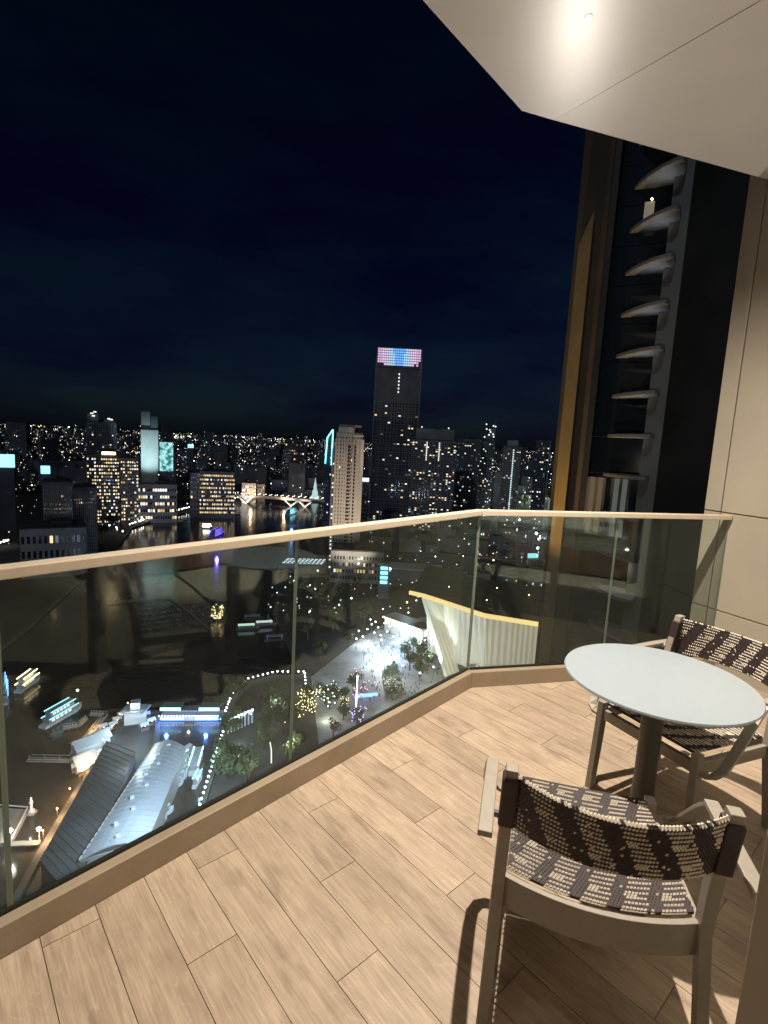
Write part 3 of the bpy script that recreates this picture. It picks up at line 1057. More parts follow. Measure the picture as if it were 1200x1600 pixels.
# --- the tall tower with the coloured crown
def led_crown(t, w, d, H, rg):
    # frame of the crown, glazed with coloured light panels
    fr = MB()
    for x in (-w / 2 + .4, w / 2 - .4):
        fr.box((x, .4, H + 15), (.8, .8, 30))
        fr.box((x, d - .4, H + 15), (.8, .8, 30))
    for k in range(8):
        fr.box((0, -.05, H + 4 + 3.6 * k), (w, .5, .45))
    fr.build('crown_frame', M['conc_mid'], t, kind='stuff')
    MB().box((0, d / 2, H + 14), (w - 2.5, d - 2.5, 27)).build('crown_core', M['conc_dark'], t)
    pan = []
    pal = [(0.85, 0.50, 0.80), (0.80, 0.62, 0.90), (0.45, 0.75, 1.0), (0.16, 0.42, 1.0)]
    ms = [glow('crown light', c, e) for c, e in zip(pal, (.95, 1.0, 1.05, 1.25))]
    n = 20
    for k in range(7):
        for i in range(n):
            x = abs((i + .5) / n - .5) * 2
            lim = (0.16, .52, .80)
            idx = 3 if x < lim[0] + .02 * k else 2 if x < lim[1] else 1 if x < lim[2] else 0
            if k < 2 and x > .75 - .1 * (1 - k):
                if rg.random() < .6:
                    continue
            dx = (w - 2.4) / n
            pan.append((i, k, idx, dx))
    mb = MB()
    for i, k, idx, dx in pan:
        mb.box((-w / 2 + 1.2 + dx * (i + .5), .9, H + 5.8 + 3.6 * k), (dx * .84, .3, 2.7), m=idx)
    mb.build('crown_light', ms, t, kind='stuff')
    lm = MB()
    for k in range(6):
        lm.box((w * .02, -.4, H - 8 - 5.2 * k), (1.6, .5, 2.2))
    lm.build('lamp_column', L_WHITE, t, kind='stuff')
    ed = MB()
    ed.box((w / 2 + .5, -.6, H * .5 + 8), (1.3, 1.3, H + 16))
    ed.box((-w / 2 - .5, -.6, H * .5 + 8), (1.0, 1.0, H + 16))
    ed.build('corner_fin', M['conc_mid'], t, kind='stuff')
    g = MB()
    for i in range(15):
        g.box((-w * .38 + w * .056 * i, -.5, H * .5 - 14), (.5, .8, H - 62))
    for k in range(26):
        g.box((0, -.45, 30 + (H - 82) * k / 26), (w * .84, .6, .5))
    g.build('facade_grid', M['conc_mid'], t)


block('crowned_tower', 'tallest dark tower with a pink and blue lit crown', 588, 658, 576, 800, 55, M['conc_dark'], 13, 52, .10, (4, 4, 2, 0), ztop=.80, 
      crown=led_crown, cat='tower', seed=5, ww=.6, wh=.55)


# --- cream hotel tower
def cream_crown(t, w, d, H, rg):
    c = MB()
    c.box((-w * .12, d * .4, H + 2), (w * .62, d * .8, 6))
    c.box((w * .02, d / 2, H + 6.2), (w * .86, d * .8, 2.2))
    c.box((w * .36, d * .4, H - 2.5), (w * .34, d * .9, 1.5))
    c.build('crown', M['cream'], t)
    p = MB()
    for x in (-w * .5, -w * .27, -w * .08, w * .17, w * .34, w * .5):
        p.box((x, -.7, H / 2 - 3), (1.7 if x < .4 * w else 3.2, 1.5, H - 6))
    p.build('pier', M['cream'], t)
    n = MB()
    for k in range(34):
        for x in (-w * .02, w * .05, w * .24):
            n.box((x, -.12, 8 + (H - 18) * k / 34), (1.5, .3, 2.0))
    n.build('recessed_window', M['dark_glass'], t, kind='stuff')
    gsd = MB()
    gsd.box((-w * .5 - 1.8, d * .3, H / 2 - 8), (3.6, d * .5, H - 16))
    gsd.build('glass_wing', M['conc_dark'], t)
    lw = MB()
    for k in range(30):
        if rg.random() < .6:
            lw.box((-w * .5 - 1.8, -.15 + d * .05, 5 + (H - 24) * k / 30), (1.4, .3, 1.6), m=rg.choice((1, 2, 2, 3)))
    lw.build('wing_light', WINM, t, kind='stuff')


ct = block('cream_tower', 'floodlit cream tower with a vertical strip of dark windows', 526, 567, 676, 505, 34, M['cream'], 9, 36, .04, (4, 4, 2, 0), crown=cream_crown, cat='tower', seed=8, ww=.3, wh=.45)
lamp('tower_flood', 'SPOT', G(610, 900, GZ + 6), 7.5e5, (1.0, 0.86, 0.74), target=RG(545, 720, 505), size=55, blend=.8, radius=1.0)
lamp('tower_flood', 'SPOT', G(560, 935, GZ + 5), 4.5e5, (1.0, 0.84, 0.66), target=RG(545, 790, 505), size=50, blend=.8, radius=1.0)
# podium below the cream tower
block('hotel_podium', 'gold lit low podium at the foot of the cream tower', 517, 600, 862, 470, 40, M['conc_mid'], 18, 4, .24, (4, 1, 0, 5), z0=2, seed=3)


# --- wide dark tower
def two_strips(t, w, d, H, rg):
    s = MB()
    for x in (-w * .16, w * .12):
        for k in range(9):
            s.box((x, -.5, H - 4 - 3.0 * k), (1.3, .5, 1.8))
    s.build('lamp_column', L_WHITE, t, kind='stuff')
    MB().box((0, d / 2, H + 8), (w * .86, d * .8, 16)).build('penthouse', M['conc_mid'], t)
    b = MB()
    for x in (-w * .3, w * .3):
        b.octa((x, 2, H + 18), 1.2)
    b.build('roof_beacon', L_WHITE, t, kind='stuff')
    v = MB()
    for i in range(12):
        v.box((-w / 2 + w * (i + .5) / 12, -.4, (H - 38) / 2), (.7, .7, H - 38))
    v.build('fin', M['conc_mid'], t)


block('twin_strip_tower', 'wide dark tower with two short vertical light strips near its top', 644, 714, 688, 760, 45, M['conc_mid'], 15, 44, .26, (5, 5, 2, 0), crown=two_strips, cat='tower', seed=21)


def fins(n, m='conc_blue'):
    def f(t, w, d, H, rg):
        v = MB()
        for i in range(n):
            v.box((-w / 2 + w * (i + .5) / n, -.35, H / 2 - 1), (.8, .7, H - 3))
        v.build('fin', M[m], t)
    return f


block('residential_tower', 'blue grey residential tower with scattered white windows right of the two strip tower', 716, 752, 686, 900, 40, M['conc_blue'], 10, 40, .16, (3, 5, 3, 0), crown=fins(9), cat='tower', seed=31)


def stepped(t, w, d, H, rg):
    s = MB()
    s.box((w * .1, d / 2, H + 7), (w * .7, d * .6, 14))
    s.box((w * .26, d / 2, H + 18), (w * .4, d * .4, 10))
    s.bar((w * .3, d / 2, H + 22), (w * .5, d / 2, H + 42), 1.0, 1.0)
    s.build('stepped_top', M['conc_blue'], t)
    l = MB()
    for k in range(10):
        l.octa((rg.uniform(-.3, .5) * w, d * .2, H + rg.uniform(0, 34)), 1.6)
    l.build('beacon', L_WHITE, t, kind='stuff')


block('stepped_tower', 'slender tower with a stepped top and slanted lit mast', 752, 774, 690, 950, 30, M['conc_blue'], 7, 42, .2, (3, 5, 3, 0), crown=stepped, cat='tower', seed=41)


def dotted(t, w, d, H, rg):
    l = MB()
    for k in range(34):
        l.box((w * .08, -.5, 14 + (H - 16) * k / 34), (1.6, .6, 1.8))
    l.build('lamp_column', L_COOL, t, kind='stuff')
    s = MB()
    s.box((0, d / 2, H + 5), (w * .6, d * .6, 10))
    s.build('stepped_top', M['conc_pale'], t)
    fins(8, 'conc_pale')(t, w, d, H, rg)


block('dotted_tower', 'pale tower with a dotted line of cool lamps up its front', 787, 815, 698, 850, 35, M['conc_mid'], 8, 36, .14, (2, 4, 5, 0), crown=dotted, cat='tower', seed=51)


def edge_line(t, w, d, H, rg):
    MB().box((w / 2 + .4, -.5, H / 2), (1.2, 1.2, H)).build('corner_fin', M['conc_pale'], t)


block('edge_tower', 'dark tower beside the hotel wing with a pale line down its corner', 838, 860, 688, 800, 30, M['conc_dark'], 6, 40, .15, (3, 5, 3, 0), crown=edge_line, cat='tower', seed=61)

# --- left bank cluster


def twin(t, w, d, H, rg):
    s = MB()
    s.box((-w * .27, d / 2, H + 6), (w * .36, d * .7, 12))
    s.box((w * .27, d / 2, H + 2), (w * .36, d * .7, 5))
    s.build('twin_crown', M['conc_blue'], t, kind='stuff')
    l = MB()
    for x, z in ((-.3, 12.6), (-.2, 15), (.25, 6), (.33, 5), (-.25, 9)):
        l.box((w * x, -.2, H + z), (4, 1, 1.6))
    l.build('beacon', L_WHITE, t, kind='stuff')
    fins(14, 'conc_mid')(t, w, d, H, rg)


block('twin_crowned_tower', 'tall dim blue grey tower with two lamp topped crowns', 134, 182, 660, 900, 40, M['conc_blue'], 12, 36, .10, (2, 3, 4, 0), crown=twin, cat='tower', seed=71)


def signed(t, w, d, H, rg):
    MB().box((w * .18, -.5, H + 2.5), (w * .42, .8, 3.2)).build('roof_sign', L_SPARK, t)


block('golden_hotel', 'riverside hotel block with many golden windows and a yellow roof sign', 135, 186, 711, 760, 30, M['conc_dark'], 14, 19, .55, (4, 3, 0, 3), crown=signed, seed=81, ww=.6, wh=.45)
block('golden_hotel', 'smaller hotel block with golden windows between the signed hotel and the white tower', 188, 216, 716, 775, 30, M['conc_mid'], 8, 18, .48, (4, 3, 0, 3), seed=83, ww=.6, wh=.45)


def white_tower_top(t, w, d, H, rg):
    MB().box((-w * .22, d / 2, H + 13), (w * .52, d * .6, 27)).build('upper_block', M['conc_mid'], t)
    s = MB()
    s.box((w * .28, d * .4, H + 10), (w * .4, d * .6, 20))
    s.build('dark_shaft', M['conc_dark'], t)


block('white_tower', 'tower washed in pale cyan floodlight beside the bright billboard', 220, 247, 672, 850, 30, M['conc_pale'], 4, 6, .0, crown=white_tower_top, cat='tower', seed=91, dark=False)
lamp('tower_wash', 'SPOT', RG(226, 745, 790), 3.4e5, (0.55, 0.9, 1.0), target=RG(234, 705, 850), size=60, blend=.9, radius=1.5)
bbd = RG(260, 712, 820)
bb = thing('billboard', 'tall glowing cyan billboard beside the pale washed tower', 'billboard', (bbd.x, bbd.y, GZ), math.atan2(RG(269, 712, 820).y - RG(250, 712, 820).y, RG(269, 712, 820).x - RG(250, 712, 820).x))
hb = RG(260, 691, 820).z - GZ
lb_ = RG(260, 736, 820).z - GZ
MB().box((0, 3, hb / 2), (17, 5, hb)).build('support', M['conc_dark'], bb)
M['screen'] = glow('billboard screen', (0.30, 0.9, 0.95), 1.0)
_nt = M['screen'].node_tree
_t = _nt.nodes.new('ShaderNodeTexCoord'); _n = _nt.nodes.new('ShaderNodeTexNoise'); _n.inputs['Scale'].default_value = .16; _n.inputs['Detail'].default_value = 5
_c = _nt.nodes.new('ShaderNodeValToRGB')
_c.color_ramp.elements[0].position = .40; _c.color_ramp.elements[0].color = (0.02, 0.16, 0.16, 1)
_c.color_ramp.elements[1].position = .58; _c.color_ramp.elements[1].color = (0.45, 0.95, 0.95, 1)
_nt.links.new(_t.outputs['Object'], _n.inputs['Vector']); _nt.links.new(_n.outputs['Fac'], _c.inputs['Fac'])
_nt.links.new(_c.outputs['Color'], _nt.nodes['Principled BSDF'].inputs['Emission Color'])
MB().box((0, .1, (hb + lb_) / 2), (18, .6, hb - lb_)).build('screen', M['screen'], bb)

block('riverside_block', 'long low riverside block with pale lit floors under the billboard', 215, 276, 757, 790, 24, M['conc_pale'], 16, 5, .6, (3, 4, 2, 2), seed=101, z0=3, ww=.7, wh=.4)
block('golden_slab', 'wide mid rise slab with an even grid of golden windows', 312, 367, 737, 830, 26, M['conc_mid'], 20, 10, .8, (3, 2, 0, 4), seed=103, ww=.6, wh=.4)
block('stair_block', 'narrow plain block at the end of the golden window slab', 297, 312, 739, 835, 26, M['conc_mid'], 3, 8, .15, (3, 2, 0, 2), seed=104)
block('finned_block', 'large dark block with thin vertical fins close to the far bank', 66, 113, 754, 560, 35, M['conc_dark'], 10, 18, .015, (1, 3, 1, 0), crown=fins(16, 'conc_mid'), seed=105)
block('finned_block', 'dark block with pale vertical fins just left of the golden hotels', 114, 151, 762, 590, 30, M['conc_dark'], 10, 18, .02, (1, 3, 1, 0), crown=fins(12, 'conc_mid'), seed=106)
block('low_hall', 'dim flat hall in front of the finned blocks', 30, 135, 826, 520, 45, M['conc_mid'], 12, 3, .06, (1, 1, 6, 0), seed=107, z0=2)
block('low_house', 'small pale lit building at the left end of the bridge', 378, 400, 755, 1020, 20, M['conc_pale'], 8, 4, .6, (4, 4, 1, 0), seed=108)
block('low_house', 'pink lit low building behind the bridge deck', 402, 414, 757, 1040, 20, M['cream'], 8, 4, .5, (5, 2, 0, 2), seed=109)
lamp('house_wash', 'SPOT', G(395, 790, GZ + 20), 2.4e5, (1.0, 0.85, 0.8), target=RG(398, 762, 1030), size=70, blend=.9, radius=1)


def outline(t, w, d, H, rg):
    o = MB()
    o.bar((-w * .45, -.6, H - 38), (-w * .30, -.6, H), 2.2, 2.0)
    o.bar((-w * .30, -.6, H), (w * .32, -.6, H + 12), 2.2, 2.0)
    o.bar((w * .34, -.6, H + 12), (w * .30, -.6, H - 40), 2.2, 2.0)
    o.build('neon_outline', L_CYAN, t, kind='stuff')


block('neon_tower', 'dark tower with a cyan neon outline behind the cream tower', 509, 522, 684, 780, 24, M['conc_dark'], 5, 30, .06, (1, 2, 3, 0), crown=outline, cat='tower', seed=111)
block('office_block', 'dark office block with a bar of yellow windows on the skyline', 446, 476, 687, 1500, 40, M['conc_dark'], 9, 14, .16, (6, 3, 0, 3), seed=112)
block('sign_block', 'low block with a blue white sign right of the cream tower', 565, 577, 752, 700, 20, M['conc_dark'], 4, 12, .1, (2, 3, 3, 0), seed=113)
sg = RG(570, 753, 698)
so = thing('rooftop_sign', 'glowing blue white rooftop sign right of the cream tower', 'sign', sg, 0.0)
MB().box((0, 0, 3), (11, .6, 5)).build('panel', L_COOL, so)
MB().box((0, .8, -1.5), (9, .5, 4)).build('frame', M['conc_dark'], so)
for (u, v, r, w_, h_, lb) in ((5, 720, 760, 22, 15, 'large cyan advertising screen at the left edge of the view'), (71, 734, 800, 10, 10, 'small square cyan advertising screen above the dark finned block'),
                              (298, 697, 1500, 14, 9, 'small cyan lit screen on the skyline right of the tall billboard')):
    q = RG(u, v, r)
    o = thing("advertising_screen", lb, "screen", (q.x, q.y, GZ), -math.atan2(q.x, q.y))
    zc = q.z - GZ
    MB().box((0, 0, zc), (w_, .8, h_)).build('screen', L_CYAN, o)
    MB().box((0, 3, (zc + h_ / 2) / 2), (w_ * .9, 5, zc + h_ / 2)).build('support', M['conc_dark'], o)

q = RG(492, 776, 1100)
sp = thing('lit_spire', 'slender cyan white lit spire rising beyond the bridge', 'monument', (q.x, q.y, GZ))
hs = RG(492, 746, 1100).z - GZ
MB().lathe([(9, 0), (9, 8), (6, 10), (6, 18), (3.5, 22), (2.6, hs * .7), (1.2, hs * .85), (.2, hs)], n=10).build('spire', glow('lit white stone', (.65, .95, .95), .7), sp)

# --- bridge
br = thing('road_bridge', 'long lit road bridge on V shaped piers across the river', 'bridge', G(447, 784))
P0, P1 = G(376, 786), G(530, 796)
bd = (P1 - P0).normalized()
off = br.location
Lb = (P1 - P0).length


def bp(t, z, side=0):
    p = P0 + bd * (Lb * t) + Vector((-bd.y, bd.x, 0)) * side - off
    return Vector((p.x, p.y, z))


MB().bar(bp(-.15, 13), bp(1.4, 13), 14, 2.2).build('deck', M['conc_mid'], br)
for sdd in (-7, 7):
    MB().bar(bp(-.15, 14.8, sdd), bp(1.4, 14.8, sdd), .4, 1.2).build('parapet', M['conc_pale'], br)
for t_ in (.06, .52, .66, .97):
    pr = MB()
    for sdd in (-4, 4):
        pr.bar(bp(t_, 1, sdd), bp(t_ - .07, 12, sdd), 2.4, 2.4)
        pr.bar(bp(t_, 1, sdd), bp(t_ + .07, 12, sdd), 2.4, 2.4)
    pr.build('pier', M['conc_pale'], br)
    w = bp(t_, 5, -26) + off
    w.z = GZ + 3
    lamp('pier_light', 'SPOT', w, 6.0e4, (1.0, 0.93, .8), target=bp(t_, 8) + off + Vector((0, 0, 0)), size=80, blend=.8, radius=.5)
lm = MB()
for k in range(26):
    for sdd in (-6, 6):
        p = bp(-.1 + 1.45 * k / 25, 19, sdd)
        lm.octa(p, .55)
lm.build('lamp_head', L_LAMP, br, kind='stuff')
pm = MB()
for k in range(26):
    for sdd in (-6.2, 6.2):
        pm.bar(bp(-.1 + 1.45 * k / 25, 14, sdd), bp(-.1 + 1.45 * k / 25, 19, sdd), .2, .2)
pm.build('lamp_post', M['conc_mid'], br, kind='stuff')
for t_ in (.12, .46, .95):
    w = bp(t_, 0, -9) + off
    w.z = GZ + 17
    lamp('bridge_lamp', 'POINT', w, 2.5e4, (1.0, .62, .35), radius=1.5)

# --- street lamps, fairy lights and shoreline lamps
def lamp_proto(name, label, h, r, m, group, cat='street lamp'):
    t = thing(name, label, cat, (0, 0, -500), 0, group)
    MB().tube([(0, 0, 0), (0, 0, h)], [.14, .08], 6).build('post', M['hull_dark'], t)
    MB().octa((0, 0, h + r), r).build('lamp_head', m, t)
    return t


ONES = 'first second third fourth fifth sixth seventh eighth ninth tenth eleventh twelfth thirteenth fourteenth fifteenth sixteenth seventeenth eighteenth nineteenth'.split()
TENS = {20: 'twenty', 30: 'thirty'}


def nth(k):
    if k < 20:
        return ONES[k - 1]
    if k % 10 == 0:
        return TENS[k][:-1] + 'ieth'
    return TENS[k - k % 10] + ' ' + ONES[k % 10 - 1]


def row_px(proto, pts, n, jit=0.0, z=GZ, label=None):
    """copies set out evenly along a line on the ground"""
    P = [G(u, v, z) for u, v in pts]
    seg = [(b - a).length for a, b in zip(P[:-1], P[1:])]
    tot = sum(seg)
    for k in range(n):
        s_ = tot * k / max(1, n - 1)
        i = 0
        while i < len(seg) - 1 and s_ > seg[i]:
            s_ -= seg[i]
            i += 1
        p = P[i] + (P[i + 1] - P[i]) * (s_ / max(seg[i], 1e-6))
        c = copy_tree(proto)
        c.location = (p.x + random.uniform(-jit, jit), p.y + random.uniform(-jit, jit), z)
        if label:
            c['label'] = label.replace('NTH', nth(k + 1))


def drop(proto):
    for c in list(proto.children):
        bpy.data.objects.remove(c)
    bpy.data.objects.remove(proto)


pro = lamp_proto('promenade_lamp', 'small white globe lamp in the row edging the curved promenade', 3.2, .48, L_LAMPC, 'globe lamps edging the promenade')
row_px(pro, [(312, 1272), (333, 1203), (350, 1150), (372, 1134), (392, 1127)], 22, label='white globe lamp, NTH up the lower promenade row from the railing kerb')
row_px(pro, [(352, 1122), (362, 1096), (388, 1070), (430, 1059), (474, 1059)], 24, label='white globe lamp, NTH along the upper promenade arc from the lit pillars')
row_px(pro, [(476, 1062), (478, 1090)], 6, label='white globe lamp, NTH down the short straight row ending at the golden trees')
drop(pro)
shl = lamp_proto('shore_lamp', 'warm white globe lamp in the row along the far river bank', 5, .95, L_LAMP, 'lamps along the far river bank')
row_px(shl, [(203, 826), (240, 813), (262, 806), (300, 797)], 24, .8, label='warm globe lamp, NTH along the far bank from the golden hotels')
row_px(shl, [(305, 792), (340, 787), (372, 782)], 12, 2, label='warm globe lamp, NTH along the far bank below the golden window slab')
row_px(shl, [(34, 886), (60, 874), (85, 862), (96, 852)], 18, 1.2, label='warm lamp, NTH in the dense row in front of the dim flat hall')
row_px(shl, [(2, 856), (14, 852)], 5, 1, label='warm lamp, NTH in the short row at the left edge above the handrail')
row_px(shl, [(165, 822), (190, 838)], 6, 4, label='warm lamp, NTH in the loose row under the golden hotels')
drop(shl)
qyl = lamp_proto('quay_lamp', 'amber lamp in the row along the orange lit quay edge', 5, .35, L_SOD, 'amber lamps along the quay edge')
row_px(qyl, [(68, 1322), (112, 1250), (158, 1180), (200, 1115)], 9, label='amber lamp, NTH along the quay edge from the glaring pontoon floodlights')
drop(qyl)
for (u, v), P_ in (((80, 1300), 2600), ((100, 1265), 2300), ((124, 1228), 2300), ((146, 1194), 2000), ((128, 1160), 2000), ((150, 1130), 1400)):
    lamp('quay_light', 'POINT', G(u - 7, v, GZ + 5), P_ * 2.6, (1.0, .56, .26), radius=.4)

# fairy lit trees
def leaf_cloud(mb, c, rx, rz, n, sz, rg, m=0):
    for _ in range(n):
        while True:
            x, y, z = rg.uniform(-1, 1), rg.uniform(-1, 1), rg.uniform(-1, 1)
            q_ = x * x + y * y + z * z
            if q_ < 1 and q_ > .12:
                break
        p = Vector((c[0] + x * rx, c[1] + y * rx, c[2] + z * rz))
        a = Vector((rg.uniform(-1, 1), rg.uniform(-1, 1), rg.uniform(-1, 1))).normalized() * sz * rg.uniform(.6, 1.3)
        b = a.orthogonal().normalized() * a.length * .7
        mb.add([p - a, p + b, p + a, p - b], [(0, 1, 2, 3)], m)


def tree_proto(name, label, h, rx, m, group, lights=None, nl=0, seed=1):
    rg = random.Random(seed)
    t = thing(name, label, 'tree', (0, 0, -500), 0, group)
    tk = MB()
    tk.tube([(0, 0, 0), (.15, .1, h * .45), (0, 0, h * .75)], [h * .035, h * .026, h * .01], 6)
    for k in range(4):
        a = k * pi / 2 + .4
        tk.tube([(.1, .05, h * .42), (cos(a) * rx * .6, sin(a) * rx * .6, h * .72)], [h * .016, h * .006], 5)
    tk.build('trunk', M['trunk'], t)
    cr_ = MB()
    for k in range(7):
        a = rg.uniform(0, 2 * pi)
        rr = rg.uniform(.1, .6) * rx
        leaf_cloud(cr_, (cos(a) * rr, sin(a) * rr, h * rg.uniform(.55, .9)), rx * rg.uniform(.4, .6), h * .2, 42, rx * .13, rg)
    cr_.build('crown', m, t)
    if lights:
        l = MB()
        for k in range(nl):
            a, rr = rg.uniform(0, 2 * pi), rg.uniform(.3, 1.0) * rx
            l.octa((cos(a) * rr, sin(a) * rr, h * rg.uniform(.25, 1.0)), .28)
        l.build('fairy_light', lights, t, kind='stuff')
    return t


def put(proto, lst, z=GZ, sc=(.8, 1.25)):
    for u, v in lst:
        c = copy_tree(proto)
        c.location = G(u, v, z)
        c.rotation_euler.z = random.uniform(0, 6.28)
        k = random.uniform(*sc)
        c.scale = (k, k, k)


tr1 = tree_proto('park_tree', 'dark bushy tree in the park behind the curved promenade', 9, 4.2, M['leaf'], 'dark trees in the promenade park', seed=3)
spots = []
rg = random.Random(5)
for _ in range(70):
    u, v = rg.uniform(345, 560), rg.uniform(1080, 1230)
    if v < 1268 - (u - 312) * .55 and v > 1072 + max(0, 372 - u) * 1.5 and not (abs(u - 500) < 20 and v > 1140):
        spots.append((u, v))
put(tr1, spots)
put(tr1, [(632, 1028), (645, 1022), (660, 1030), (652, 1044), (668, 1048), (640, 1048), (655, 1060), (675, 1036)], sc=(1.1, 1.6))
put(tr1, [(u, v) for u, v in ((470, 930), (500, 945), (530, 930), (455, 975), (560, 920), (585, 935), (480, 1000), (520, 985), (545, 1010), (500, 1030), (540, 960), (570, 975))], sc=(1.0, 1.7))
drop(tr1)
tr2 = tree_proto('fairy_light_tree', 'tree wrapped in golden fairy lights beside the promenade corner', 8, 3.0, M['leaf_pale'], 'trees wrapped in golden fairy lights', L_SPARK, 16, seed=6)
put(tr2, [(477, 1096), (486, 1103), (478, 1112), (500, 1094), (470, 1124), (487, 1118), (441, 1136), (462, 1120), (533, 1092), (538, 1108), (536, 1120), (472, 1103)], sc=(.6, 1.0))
drop(tr2)
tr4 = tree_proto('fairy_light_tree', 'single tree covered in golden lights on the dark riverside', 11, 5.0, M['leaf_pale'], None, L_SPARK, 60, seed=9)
tr4.location = G(340, 970)
tr3 = tree_proto('riverside_tree', 'dark tree in the belt along the far river bank', 14, 7, M['leaf'], 'dark trees along the far river bank', seed=12)
put(tr3, [(u, v) for u, v in ((215, 812), (228, 808), (245, 803), (262, 798), (278, 794), (292, 790), (310, 786), (328, 783), (345, 781), (360, 779), (175, 830), (160, 845), (145, 850), (185, 820), (205, 800), (130, 862), (110, 880), (155, 868))], sc=(.9, 1.5))
drop(tr3)
wt = tree_proto('white_lit_tree', 'pale tree lit white by garden lamps in the small cluster near the promenade', 12, 4.0, M['leaf_pale'], 'white lit trees in the promenade park', L_LAMPC, 14, seed=15)
put(wt, [(515, 1108), (508, 1100), (521, 1088)], sc=(.7, 1.0))
drop(wt)
lamp('park_light', 'POINT', G(512, 1114, GZ + 4), 2200, (.9, 1.0, .85), radius=.4)
for (u, v), c_ in (((430, 1095), (.8, .9, 1)), ((398, 1150), (.75, .9, 1)), ((455, 1160), (1, .95, .8)), ((400, 1205), (1, .95, .8)), ((480, 1060), (.8, .9, 1)), ((530, 1050), (.75, .88, 1)), ((350, 1215), (.7, .88, 1)), ((330, 1180), (.6, .8, 1))):
    lamp('park_light', 'POINT', G(u, v, GZ + 9), 2600, c_, radius=.4)  # added unseen lamps that brighten the park ground
for i, (pts) in enumerate((((372, 1196), (373, 1180), (377, 1170)), ((424, 1192), (424, 1172), (422, 1160)))):
    P = [G(u, v, GZ + 1.2) for u, v in pts]
    o = MB().tube(P, .22, 6).build('light_strip', L_WHITE)
    tag(o, ('curved warm white light strip on the lawn nearer the river', 'curved warm white light strip on the lawn nearer the plaza')[i], 'light strip')

# ---------------------------------------------------------------- plaza, mast and lit arcade
sheet_px([(486, 1058), (560, 1000), (600, 975), (690, 960), (745, 1000), (760, 1060), (700, 1160), (560, 1230), (500, 1180)], 'plaza', M['paving'], .10)
for i, pts in enumerate((((597, 1052), (617, 1035), (622, 1054), (603, 1062)), ((599, 1066), (624, 1060), (632, 1084), (604, 1092)))):
    P = [G(u, v) for u, v in pts]
    c = sum(P, Vector()) / 4
    o = thing('planting_bed', ('smaller dark planting bed in the pale plaza', 'larger dark planting bed in the pale plaza, nearer the railing')[i], 'planter', c)
    loc = [(p.x - c.x, p.y - c.y) for p in P]
    MB().prism(loc, .1, .9).build('kerb', M['quay'], o)
    mb = MB()
    for _ in range(160):
        a, b = random.random(), random.random()
        x = (1 - a) * ((1 - b) * loc[0][0] + b * loc[1][0]) + a * ((1 - b) * loc[3][0] + b * loc[2][0])
        y = (1 - a) * ((1 - b) * loc[0][1] + b * loc[1][1]) + a * ((1 - b) * loc[3][1] + b * loc[2][1])
        leaf_cloud(mb, (x, y, 1.4), .7, .6, 3, .5, random)
    mb.build('shrub', M['leaf'], o)
for (u, v), P_, c_ in (((600, 1010), 9000, (.75, .9, 1)), ((575, 990), 5000, (.85, .95, 1)), ((630, 985), 6000, (.6, .8, 1)), ((612, 1005), 9000, (.25, .45, 1)), ((655, 1005), 3500, (.9, .95, 1)), ((612, 1045), 2500, (.9, .95, 1)),
                       ((590, 1025), 3500, (.85, .95, 1)), ((690, 1065), 2600, (.95, .95, .9)), ((700, 1095), 1500, (1, .9, .75)), ((615, 1095), 1400, (.9, .95, 1)), ((560, 1060), 700, (1, .5, .7))):
    lamp('plaza_light', 'POINT', G(u, v, GZ + 8), P_ * 2.9, c_, radius=.6)
pl = lamp_proto('plaza_lamp', 'bright white lamp standing on the crowded plaza', 7, .55, L_LAMPC, 'bright lamps on the plaza')
for u, v in ((573, 1000), (584, 1006), (566, 1012), (590, 997), (604, 1004), (580, 992), (600, 990), (620, 1010), (595, 1018), (560, 1003), (612, 1022), (648, 1010), (662, 1018), (682, 1012), (690, 1010), (575, 1020), (556, 1016), (586, 988), (594, 1010), (608, 996), (614, 1012), (624, 996), (578, 984), (590, 1028), (568, 1030), (606, 1030), (640, 1022), (628, 1060), (676, 1062), (695, 1082), (655, 1072)):
    c = copy_tree(pl)
    c.location = G(u, v)
drop(pl)
cl = lamp_proto('coloured_lamp', 'small pink red lamp among the stalls beside the light mast', 3, .3, L_MAG, 'small coloured lamps around the mast')
rg = random.Random(8)
for _ in range(34):
    c = copy_tree(cl)
    c.location = G(rg.uniform(548, 592), rg.uniform(1050, 1100))
drop(cl)
cw = MB()
for _ in range(260):
    p = G(rg.choice((rg.uniform(565, 640), rg.uniform(600, 700))), rg.uniform(985, 1100), GZ + .1)
    cw.lathe([(.16, 0), (.26, .9), (.24, 1.35), (.08, 1.45), (.12, 1.62), (.02, 1.75)], p, 5)
cw.build('crowd', M['people'], kind='stuff')
# light mast
q0 = G(556, 1110)
ms_ = thing('light_mast', 'tall thin white light mast rising from the plaza', 'mast', q0)
hm = 0.0
for hh_ in range(5, 60):
    d = Vector((q0.x, q0.y, GZ + hh_ - EYE))
    dep = d.dot(fw)
    if 800 - F_PX * d.dot(up) / dep < 1058:
        hm = hh_
        break
MB().tube([(0, 0, 0), (0, 0, 2.0)], .5, 8).build('base', M['conc_mid'], ms_)
MB().tube([(0, 0, 2.0), (0, 0, hm)], .22, 6).build('light_tube', L_LAMPC, ms_)
vt = tree_proto('violet_lit_tree', 'round tree washed violet at the foot of the light mast', 10, 4.5, M['leaf_pale'], None, glow('violet fairy light', (.5, .35, 1.0), 5.0), 26, seed=22)
vt.location = G(557, 1140)
lamp('violet_light', 'POINT', G(552, 1146, GZ + 5), 3500, (.5, .35, 1), radius=.5)
q0 = G(572, 1092)
o = MB().box((q0.x, q0.y, GZ + 2), (12, .5, 1.6), .3).build('blue_banner', L_BLUE)
tag(o, 'blue glowing banner strip on the plaza beside the light mast', 'banner')
